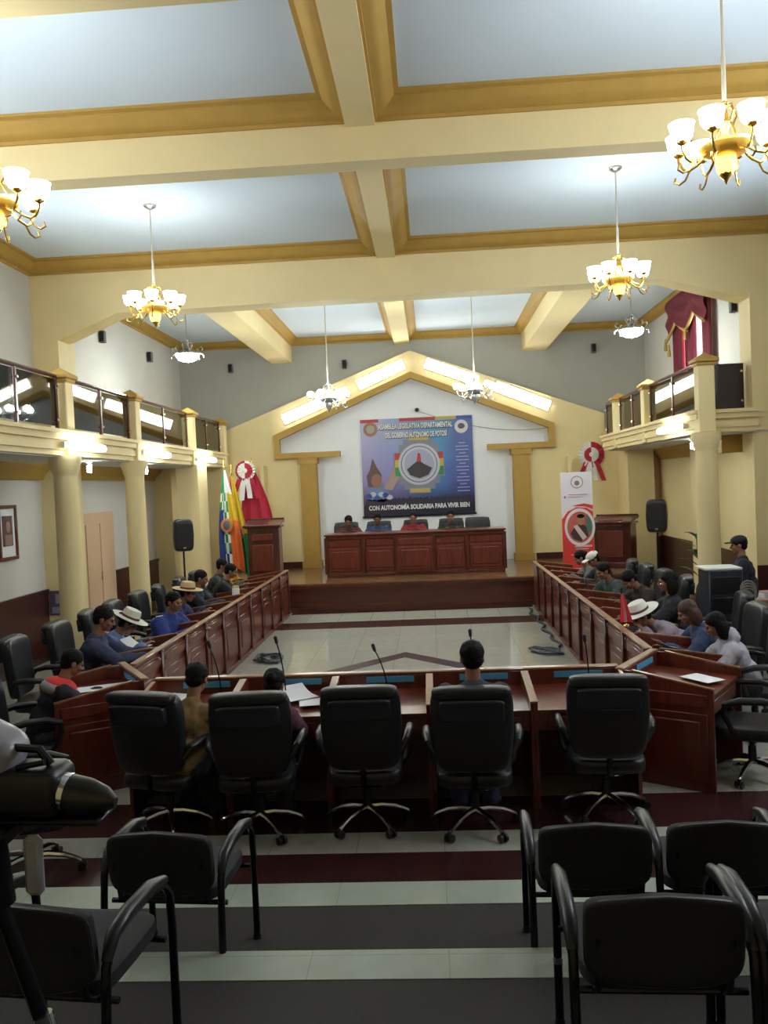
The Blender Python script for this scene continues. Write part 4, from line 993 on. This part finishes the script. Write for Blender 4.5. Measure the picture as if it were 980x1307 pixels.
t = thing('potted_plant', 'tall green plant in a pot behind the right column', 'plant', (4.6, 14.9, 0))
b_ = MB(); b_.lathe([(.12, 0), (.17, .3), (.18, .34), (.15, .34), (.14, .28)], seg=18); b_.build('pot', M['terracotta'], t)
b_ = MB(); b_.tube([(0, 0, .28), (.02, 0, .8), (0, .02, 1.3)], .018, 8); b_.build('stem', M['leaf'], t)
for k in range(14):
    a = k*2.4; z0 = .6+.06*k; L = .42-.008*k
    def f(u, v): 
        wv = .05*math.sin(PI*min(1, v*1.02+.02))*(u-.5)*2
        return (math.cos(a)*L*v - math.sin(a)*wv, math.sin(a)*L*v + math.cos(a)*wv, z0 + .5*v*L*2 - .55*v*v*L*1.2)
    b_ = MB(); b_.sheet(f, 4, 10, .003); b_.build('leaf', M['leaf'], t)
# video camera on a tripod at the left edge
t = thing('video_camera', 'shiny black video camera with a pale hood at the left edge of the photo', 'camera', (-1.235, 2.2, 1.655), rad(-4))
b_ = MB(); b_.box((.08, 0, .05), (.30, .14, .13), None, .03, 3); b_.build('body', M['blk_plastic'], t)
b_ = MB(); b_.lathe([(.052, .0), (.056, .03), (.054, .07)], (.17, 0, .045), 20, Matrix.Rotation(rad(100), 3, 'Y')); b_.build('lens_ring', M['chrome'], t, 'polished chrome ring')
b_ = MB(); b_.lathe([(.052, 0), (.050, .05), (.036, .10), (.014, .13)], (.238, 0, .033), 20, Matrix.Rotation(rad(100), 3, 'Y')); b_.build('lens_barrel', M['blk_plastic'], t)
b_ = MB(); b_.pad((-.0, 0, .165), (.22, .16, .13), Matrix.Rotation(rad(25), 3, 'Y'), .6); b_.build('pale_hood', flat('hood_grey', (.30, .30, .36), .3), t)
b_ = MB(); b_.tube([(.06, -.02, .13), (.10, -.02, .165), (.17, -.02, .16), (.20, -.02, .12)], .012, 8); b_.tube([(.12, -.05, .12), (.2, -.05, .135)], .008, 8); b_.build('carry_handle', M['blk_metal'], t)
b_ = MB(); b_.box((.12, 0, -.025), (.44, .12, .016), None, .006); b_.build('mounting_plate', M['blk_metal'], t)
t = thing('camera_tripod', 'black tripod with grey head under the video camera', 'tripod', (-1.20, 2.15, .66))
b_ = MB(); b_.box((.0, 0, .94), (.12, .12, .05), None, .01); b_.cone((0, 0, .75), (0, 0, .93), .05, .035, 14); b_.build('head', M['blk_metal'], t)
b_ = MB(); b_.box((.12, -.02, .86), (.05, .03, .16), None, .012); b_.build('grey_bracket', M['hood_grey'], t)
b_ = MB(); b_.tube([(.02, -.03, .9), (.12, -.25, .78), (.16, -.33, .73)], .012, 8); b_.build('pan_handle', M['blk_metal'], t)
for k, (dx, dy) in enumerate(((-.30, -.30), (.22, .02), (-.22, .13))):
    b_ = MB(); b_.tube([(0, 0, .78), (dx*.5, dy*.5, .40)], .022, 10); b_.tube([(dx*.45, dy*.45, .44), (dx, dy, .0)], .015, 10); lg = b_.build('leg', M['blk_metal'], t)
    b_ = MB(); b_.cone((dx*.47, dy*.47, .44), (dx*.52, dy*.52, .39), .027, .027, 12); b_.build('leg_clamp', M['chrome'], lg)

# ------------------------------------------------------------------ people
def voxel(mb, size, dec=1., smooth=3, name='body', m_=None, crease=0):
    me = mb.mesh('tmp', [], 40); ob = D.objects.new('tmp', me); COL.objects.link(ob)
    r = ob.modifiers.new('r', 'REMESH'); r.mode = 'VOXEL'; r.voxel_size = size
    s = ob.modifiers.new('s', 'SMOOTH'); s.factor = .5; s.iterations = smooth
    if dec < 1: d = ob.modifiers.new('d', 'DECIMATE'); d.ratio = dec
    out_ = D.meshes.new_from_object(ob.evaluated_get(bpy.context.evaluated_depsgraph_get()))
    D.objects.remove(ob); D.meshes.remove(me)
    if crease:
        nr = [v.normal.copy() for v in out_.vertices]
        for v, n_ in zip(out_.vertices, nr):
            q = v.co*11 + V((crease*7, 3, 5)); v.co += n_ * (.015*noise.noise(q) + .009*noise.noise(q*2.3))
    out_.polygons.foreach_set('use_smooth', [True]*len(out_.polygons)); out_.name = name
    out_.materials.clear(); out_.materials.append(m_)
    return out_
def ik(a, c, l1, l2, pole):
    d = c - a; L = min(d.length, (l1+l2)*.995); d = d.normalized()
    q = (l1*l1 - l2*l2 + L*L)/(2*L); h = math.sqrt(max(0, l1*l1 - q*q))
    p = pole - d*pole.dot(d); p.normalize()
    return a + d*q + p*h, a + d*L
def skeleton(lean, hp, hy=0., side=0., stand=False, hands=None, seat=.52):
    J = {}
    hip = V((0, 0, .93 if stand else seat)); l, s_ = rad(lean), rad(side)
    up = V((math.sin(s_), math.sin(l)*math.cos(s_), math.cos(l)*math.cos(s_)))
    rt = V((math.cos(s_), 0, -math.sin(s_))); fw = up.cross(rt) * -1
    fw = rt.cross(up) * -1 if rt.cross(up).y < 0 else rt.cross(up)
    J['hip'], J['up'], J['rt'], J['fw'] = hip, up, rt, fw
    J['c7'] = hip + up*.50
    n = rad(lean + hp*.4); J['neck'] = J['c7'] + V((math.sin(s_)*.08, math.sin(n)*.09, math.cos(n)*.09))
    Hm = Matrix.Rotation(rad(hy), 3, 'Z') @ Matrix.Rotation(-rad(hp), 3, 'X') @ Matrix.Rotation(s_*.6, 3, 'Y')
    J['H'] = Hm; J['head'] = J['neck'] + Hm @ V((0, .015, .105))
    for i, sx in enumerate((-1, 1)):
        sh = hip + up*.44 + rt*(sx*.185)
        hd = V(hands[i]) if hands else V((sx*.26, .08, .45))
        if stand and not hands: hd = V((sx*.26, .06, .80))
        pole = V((sx*.55, -.35, -.75)) if not stand else V((sx*.3, -.9, -.1))
        el, wr = ik(sh, hd, .29, .255, pole)
        J['sh%d' % i], J['el%d' % i], J['wr%d' % i] = sh, el, wr
        hj = hip + V((sx*.09, 0, -.0)); J['hj%d' % i] = hj
        J['kn%d' % i] = V((sx*.10, .03, .49)) if stand else V((sx*.12, .42, seat-.02))
        J['an%d' % i] = V((sx*.105, -.01, .075)) if stand else V((sx*.12, .36, .08))
    return J
def head_local(mb, c, H):
    mb.ell(c + H @ V((0, -.008, .022)), (.076, .094, .088), H, 20, 14)
    mb.ell(c + H @ V((0, .022, -.045)), (.060, .066, .068), H, 18, 12)
    mb.ell(c + H @ V((0, .060, -.092)), (.028, .024, .020), H, 12, 8)           # chin
    mb.ell(c + H @ V((0, .080, .022)), (.050, .014, .013), H, 12, 8)             # brow
    mb.capsule(c + H @ V((0, .088, .010)), c + H @ V((0, .108, -.026)), .008, .014, 8)   # nose
    for sx in (-1, 1):
        mb.ell(c + H @ V((sx*.020, .094, -.030)), (.010, .010, .008), H, 8, 6)
        mb.ell(c + H @ V((sx*.046, .066, -.025)), (.022, .020, .020), H, 10, 8)  # cheeks
        mb.ell(c + H @ V((sx*.079, -.008, -.008)), (.010, .022, .034), H, 12, 8) # ears
    mb.ell(c + H @ V((0, .088, -.058)), (.024, .010, .010), H, 10, 6)            # lips
def hand(mb, el, wr, sx):
    d = (wr - el).normalized(); d = (d + V((0, .35, -.12))).normalized()
    x = V((0, 0, 1)).cross(d); x = x.normalized() if x.length > .1 else V((1, 0, 0))
    n = d.cross(x) * -1
    n = n if n.z > 0 else -n
    R = Matrix((x, d, n)).transposed()
    P = lambda a, b_, c: wr + R @ V((a, b_, c))
    mb.ell(P(0, .05, 0), (.042, .055, .016), R, 14, 10)
    inn = -sx if x.x > 0 else sx
    for k, (fx, L) in enumerate(((-.030, .068), (-.010, .080), (.011, .075), (.031, .058))):
        fx *= -inn * -1
        a = P(fx, .085, .002); b_ = P(fx*1.12, .085+L*.55, .004); c = P(fx*1.15, .085+L*.92, -.018)
        mb.capsule(a, b_, .0092, .0085, 8, 2); mb.capsule(b_, c, .0085, .0075, 8, 2)
    mb.capsule(P(inn*.034, .025, -.002), P(inn*.062, .062, -.010), .012, .0105, 8, 2)
    mb.capsule(P(inn*.062, .062, -.010), P(inn*.066, .092, -.020), .0105, .0085, 8, 2)
BODY = {}
def person(label, loc, rz, lean=10, hp=10, hy=0, side=0, stand=False, hands=None, top=('top_navy', (.03, .035, .06)), legs=('trousers_dark', (.015, .015, .02)), hair='short', hairm='hair', hat=None, skin='skin', collar=None, scale=1., seat=.52, hood=False):
    t = thing('person', label, 'person', loc, rz); t.scale = (scale,)*3
    J = skeleton(lean, hp, hy, side, stand, hands, seat)
    up, rt, fw, hip = J['up'], J['rt'], J['fw'], J['hip']; T = Matrix((rt, fw, up)).transposed()
    def torso(mb, g):
        mb.ell(hip + up*.02, (.165+g, .115+g, .12+g), T if not stand else None, 18, 12)
        mb.ell(hip + up*.16, (.150+g, .105+g, .15+g), T, 18, 12)
        mb.ell(hip + up*.33, (.168+g, .115+g, .16+g), T, 18, 12)
        mb.capsule(J['sh0'] - up*.02, J['sh1'] - up*.02, .062+g, .062+g, 12)
        mb.capsule(hip + up*.40, J['c7'], .085+g, .062+g, 12)
    def arms(mb, g, end=1.):
        for i in (0, 1):
            mb.capsule(J['sh%d' % i], J['el%d' % i], .054+g, .043+g); mb.capsule(J['el%d' % i], J['el%d' % i].lerp(J['wr%d' % i], end), .043+g, .030+g*1.2)
    def leg(mb, g):
        for i in (0, 1): mb.capsule(J['hj%d' % i], J['kn%d' % i], .085+g, .060+g); mb.capsule(J['kn%d' % i], J['an%d' % i], .058+g, .040+g*1.5)
    mb = MB(); torso(mb, 0); arms(mb, 0); leg(mb, 0)
    mb.capsule(J['c7'] - up*.03, J['head'] + J['H'] @ V((0, -.02, -.03)), .056, .052)
    head_local(mb, J['head'], J['H'])
    for i, sx in enumerate((-1, 1)):
        hand(mb, J['el%d' % i], J['wr%d' % i], sx)
        an = J['an%d' % i]; mb.ell(an + V((0, .06, -.035)), (.042, .12, .035), None, 12, 8)
    bo = D.objects.new('body', voxel(mb, .0075, .35, 3, 'body', M[skin])); COL.objects.link(bo); bo.parent = t
    def ch(mb, name, mm, size=.014, dec=.6, lab=None):
        o = D.objects.new(name, voxel(mb, size, dec, 4, name, mm, 1 + loc[1])); COL.objects.link(o); o.parent = t
        if lab: o['label'] = lab
        return o
    mb = MB(); arms(mb, .032, .95)
    mb.ell(hip + up*.16, (.180, .135, .17), T, 18, 12); mb.ell(hip + up*.33, (.198, .145, .185), T, 18, 12); mb.capsule(J['sh0'] - up*.02, J['sh1'] - up*.02, .092, .092, 12); mb.capsule(hip + up*.38, J['c7'] - up*.02, .115, .085, 12)
    mb.capsule(hip + up*.04, hip + up*.16, .165, .17)
    mb.capsule(J['c7'] - up*.06, J['c7'] - up*.002, .090, .068)
    if hood: mb.ell(J['c7'] - fw*.07 + up*.03, (.13, .075, .085), T, 16, 10)
    ch(mb, 'jacket', cloth(*top))
    mb = MB(); mb.ell(hip, (.175, .135, .12)); leg(mb, .020); ch(mb, 'trousers', cloth(*legs))
    for i in (0, 1):
        an = J['an%d' % i]; b_ = MB(); b_.ell(an + V((0, .06, -.03)), (.05, .14, .045), None, 16, 10, .7); b_.build('shoe', M['blk_plastic'], t)
    if collar:
        for dz, r, mm, hh in collar:
            b_ = MB(); Q = T
            b_.ell(hip + up*dz, (r, r*.72, hh), Q, 28, 12); b_.build('yoke', cloth(*mm), t)
    c, H = J['head'], J['H']
    hb = MB()
    nz = lambda q: q*(1 + .10*noise.noise(q*38))
    hb.ell(c + H @ V((0, -.022, .040)), (.089, .102, .092), H, 28, 18, 1., nz)
    if hair == 'short': hb.ell(c + H @ V((0, -.055, -.015)), (.076, .055, .065), H, 20, 12, 1., nz)
    if hair in ('long', 'bob'):
        hb.ell(c + H @ V((0, -.055, -.05)), (.098, .066, .12), H, 24, 16, 1., nz)
        for sx in (-1, 1): hb.ell(c + H @ V((sx*.080, -.028, -.055)), (.028, .055, .11), H, 16, 12, 1., nz)
    if hair == 'long': hb.ell(c + H @ V((0, -.07, -.17)), (.10, .05, .13), H, 20, 12, 1., nz)
    if hair == 'bun': hb.ell(c + H @ V((0, -.11, .03)), (.045, .04, .045), H, 16, 10, 1., nz); hb.ell(c + H @ V((0, -.05, -.02)), (.078, .056, .07), H, 20, 12, 1., nz)
    o = D.objects.new('hair', voxel(hb, .008, .5, 1, 'hair', M[hairm])); COL.objects.link(o); o.parent = t
    for sx in (-1, 1):
        b_ = MB(); b_.ell(c + H @ V((sx*.031, .083, .002)), (.013, .008, .007), H, 10, 6); b_.build('eye', M['eye'], t)
    b_ = MB(); b_.ell(c + H @ V((0, .094, -.058)), (.022, .006, .006), H, 10, 6); b_.build('mouth', M['lip'], t)
    if hat:
        kind, mm = hat
        b_ = MB(); base = c + H @ V((0, -.012, .055)); Hr = H @ Matrix.Rotation(rad(6), 3, 'X')
        if kind == 'brim':
            prof = [(.10, -.004), (.16, -.012), (.20, -.004), (.215, .006), (.20, .004), (.16, -.002), (.106, .01), (.100, .07), (.088, .105), (.05, .112), (.002, .10)]
            b_.lathe(prof, base, 30, Hr); ho = b_.build('hat', M[mm], t, 'pale brimmed hat')
            b_ = MB(); b_.lathe([(.108, .006), (.1065, .035), (.100, .035), (.102, .006)], base, 26, Hr); b_.build('hat_band', M['band'], ho)
        else:
            b_.ell(base + H @ V((0, .0, .008)), (.093, .108, .070), H, 24, 14); b_.pad(base + H @ V((0, .13, -.005)), (.15, .12, .016), H, .7); b_.build('cap', M[mm], t)
    return t
HD = [(-.17, .56, .80), (.13, .58, .80)]
DK = ('dark_suit', (.014, .014, .018))
PEOPLE_HERE = 1
def sit(label, x, y, rz, **k):
    k.setdefault('hands', HD); return person(label, (x, y, k.pop('z', 0)), rad(rz), **k)
NAVY = ('top_navy', (.030, .036, .085)); GREYD = ('top_charcoal', (.030, .034, .036)); BLK = ('top_black', (.014, .013, .016))
# near row, seen from behind
sit('person in a mustard jacket with black hair leaning beside the leftmost near-row chair', -1.89, 6.00, -8, lean=14, hp=20, side=6, scale=.94, seat=.50, top=('top_mustard', (.17, .10, .03)))
sit('small person in a maroon jacket with shiny black hair in the second near-row chair', -1.33, 5.94, -6, lean=20, hp=28, side=8, scale=.91, seat=.50, top=('top_maroon', (.075, .018, .035)), hair='bun')
sit('person with short black hair and dark jacket in the fourth near-row chair, seen from behind', .25, 5.98, 0, lean=3, hp=8, top=('top_dark_blue', (.022, .028, .045)), legs=('trousers_blue', (.022, .022, .07)))
sit('person in a dark jacket with red and grey collar at the left corner desk', -3.34, 6.86, -55, lean=22, hp=25, scale=.93, top=('top_black_violet', (.016, .012, .022)), collar=[(.44, .235, ('collar_grey', (.30, .28, .30)), .085), (.475, .20, ('collar_red', (.62, .03, .03)), .075)])
# left row
sit('person in a navy blue jacket reading a white paper, left row', -3.56, 8.36, -82, lean=12, hp=20, scale=1.04, top=NAVY)
sit('person in a broad white hat and pale blue shirt, left row', -3.85, 9.10, -78, lean=36, hp=34, top=('top_sky_blue', (.16, .25, .48)), hair='bun', hat=('brim', 'straw'))
sit('person in a bright blue jacket with face turned to the camera, left row', -3.45, 10.24, -112, lean=24, hp=10, top=('top_blue', (.025, .045, .22)))
sit('person in a tan straw hat and blue jacket, left row', -3.83, 11.52, -88, lean=36, hp=15, top=('top_navy2', (.025, .035, .10)), hat=('brim', 'straw_tan'))
sit('person in a dark navy jacket with black hair beyond the tan straw hat, left row', -3.77, 12.64, -90, lean=18, hp=15, top=('top_navy3', (.015, .02, .038)))
sit('person in a dark jacket bending toward a yellow packet, left row', -3.68, 13.84, -80, lean=24, hp=20, top=BLK)
sit('person in black at the stage end of the left row, head behind the others', -4.00, 14.75, -85, lean=22, hp=10, top=GREYD)
# right row
sit('woman in a pale grey hoodie with black bobbed hair, right row', 2.86, 7.88, 82, lean=24, hp=22, scale=.92, top=('top_pale_grey', (.42, .40, .46)), hair='bob', hood=True)
sit('person with brown hair in a dark jacket with bright blue sleeve, right row', 2.80, 8.48, 86, lean=24, hp=25, scale=.95, top=('top_slate_blue', (.03, .05, .11)), hair='bob', hairm='hair_brown')
sit('person bending low in a white hat and pale lilac jersey, right row', 2.74, 9.25, 100, lean=52, hp=30, top=('top_lilac', (.26, .20, .25)), hat=('brim', 'white_felt'))
sit('person in a dark suit sitting upright behind the white hat, right row', 2.88, 10.02, 84, lean=12, hp=4, top=DK, hair='bob', collar=[(.49, .10, ('shirt_white', (.5, .5, .5)), .04)])
sit('person in a brown-black jacket with bowed head, right row', 2.95, 11.39, 108, lean=30, hp=40, top=('top_brown_black', (.030, .020, .018)))
sit('person in a grey-green suit with face turned to the table, right row', 2.79, 12.41, 112, lean=33, hp=20, top=('top_grey_green', (.055, .068, .065)))
sit('person in a white cap and dark jacket, far right row', 2.86, 13.69, 100, lean=22, hp=30, top=BLK, hat=('cap', 'white_felt'))
sit('person with dark hair in a grey jacket at the stage end of the right row', 2.87, 14.44, 92, lean=32, hp=25, top=('top_grey', (.12, .11, .11)), hair='bun')
# head table on the stage, facing the hall
HT = [(-.18, .50, .88), (.14, .50, .88)]
sit('person in a dark maroon top leaning at the left end of the head table', -1.83, 18.82, 180, z=.57, lean=26, hp=20, hands=HT, top=('top_maroon2', (.09, .02, .02)), skin='skin_dark')
sit('person in a blue shirt, second from left at the head table', -1.19, 18.82, 180, z=.57, lean=22, hp=14, hands=HT, top=('top_blue2', (.03, .05, .13)), skin='skin_dark')
sit('person in a red sweater at the middle of the head table', -.40, 18.82, 180, z=.57, lean=22, hp=8, hands=HT, top=('top_red', (.22, .012, .018)))
sit('person in a black suit, fourth at the head table', .42, 18.82, 180, z=.57, lean=22, hp=8, hands=HT, top=DK, collar=[(.49, .09, ('shirt_white', (.5, .5, .5)), .04)])
# standing man by the rack
person('standing person in a dark cap and navy jacket beside the equipment rack', (3.95, 10.9, 0), rad(75), lean=4, hp=8, stand=True, scale=.94, top=('top_navy4', (.018, .018, .035)), hat=('cap', 'fabric_blk'), hands=[(-.16, .34, 1.06), (.18, .36, 1.02)])

# ------------------------------------------------------------------ light, camera, view
wd = D.worlds.new('sky'); bpy.context.scene.world = wd; wd.use_nodes = True
bg = wd.node_tree.nodes['Background']; bg.inputs[0].default_value = (.86, .94, 1., 1); bg.inputs[1].default_value = 5.2

yaw, pitch, roll = .0559, -.03225, -.0427
cy_, sy_, cp_, sp_ = math.cos(yaw), math.sin(yaw), math.cos(pitch), math.sin(pitch)
f = V((-sy_*cp_, cy_*cp_, sp_)); r = V((cy_, sy_, 0)); u = r.cross(f)
r2 = r*math.cos(roll) + u*math.sin(roll); u2 = u*math.cos(roll) - r*math.sin(roll)
cam = D.cameras.new('camera'); co = D.objects.new('camera', cam); COL.objects.link(co)
co.matrix_world = Matrix(((r2.x, u2.x, -f.x, 0), (r2.y, u2.y, -f.y, 0), (r2.z, u2.z, -f.z, 2.48), (0, 0, 0, 1)))
cam.sensor_fit = 'HORIZONTAL'; cam.sensor_width = 36.; cam.lens = 1075/980*36; cam.clip_start = .05
sc = bpy.context.scene; sc.camera = co
sc.view_settings.view_transform = 'Standard'; sc.view_settings.look = 'None'; sc.view_settings.gamma = 1.; sc.view_settings.use_curve_mapping = False
sc.view_settings.exposure = 1.75
sc.cycles.use_denoising = True
sc.cycles.max_bounces = 8; sc.cycles.transparent_max_bounces = 12
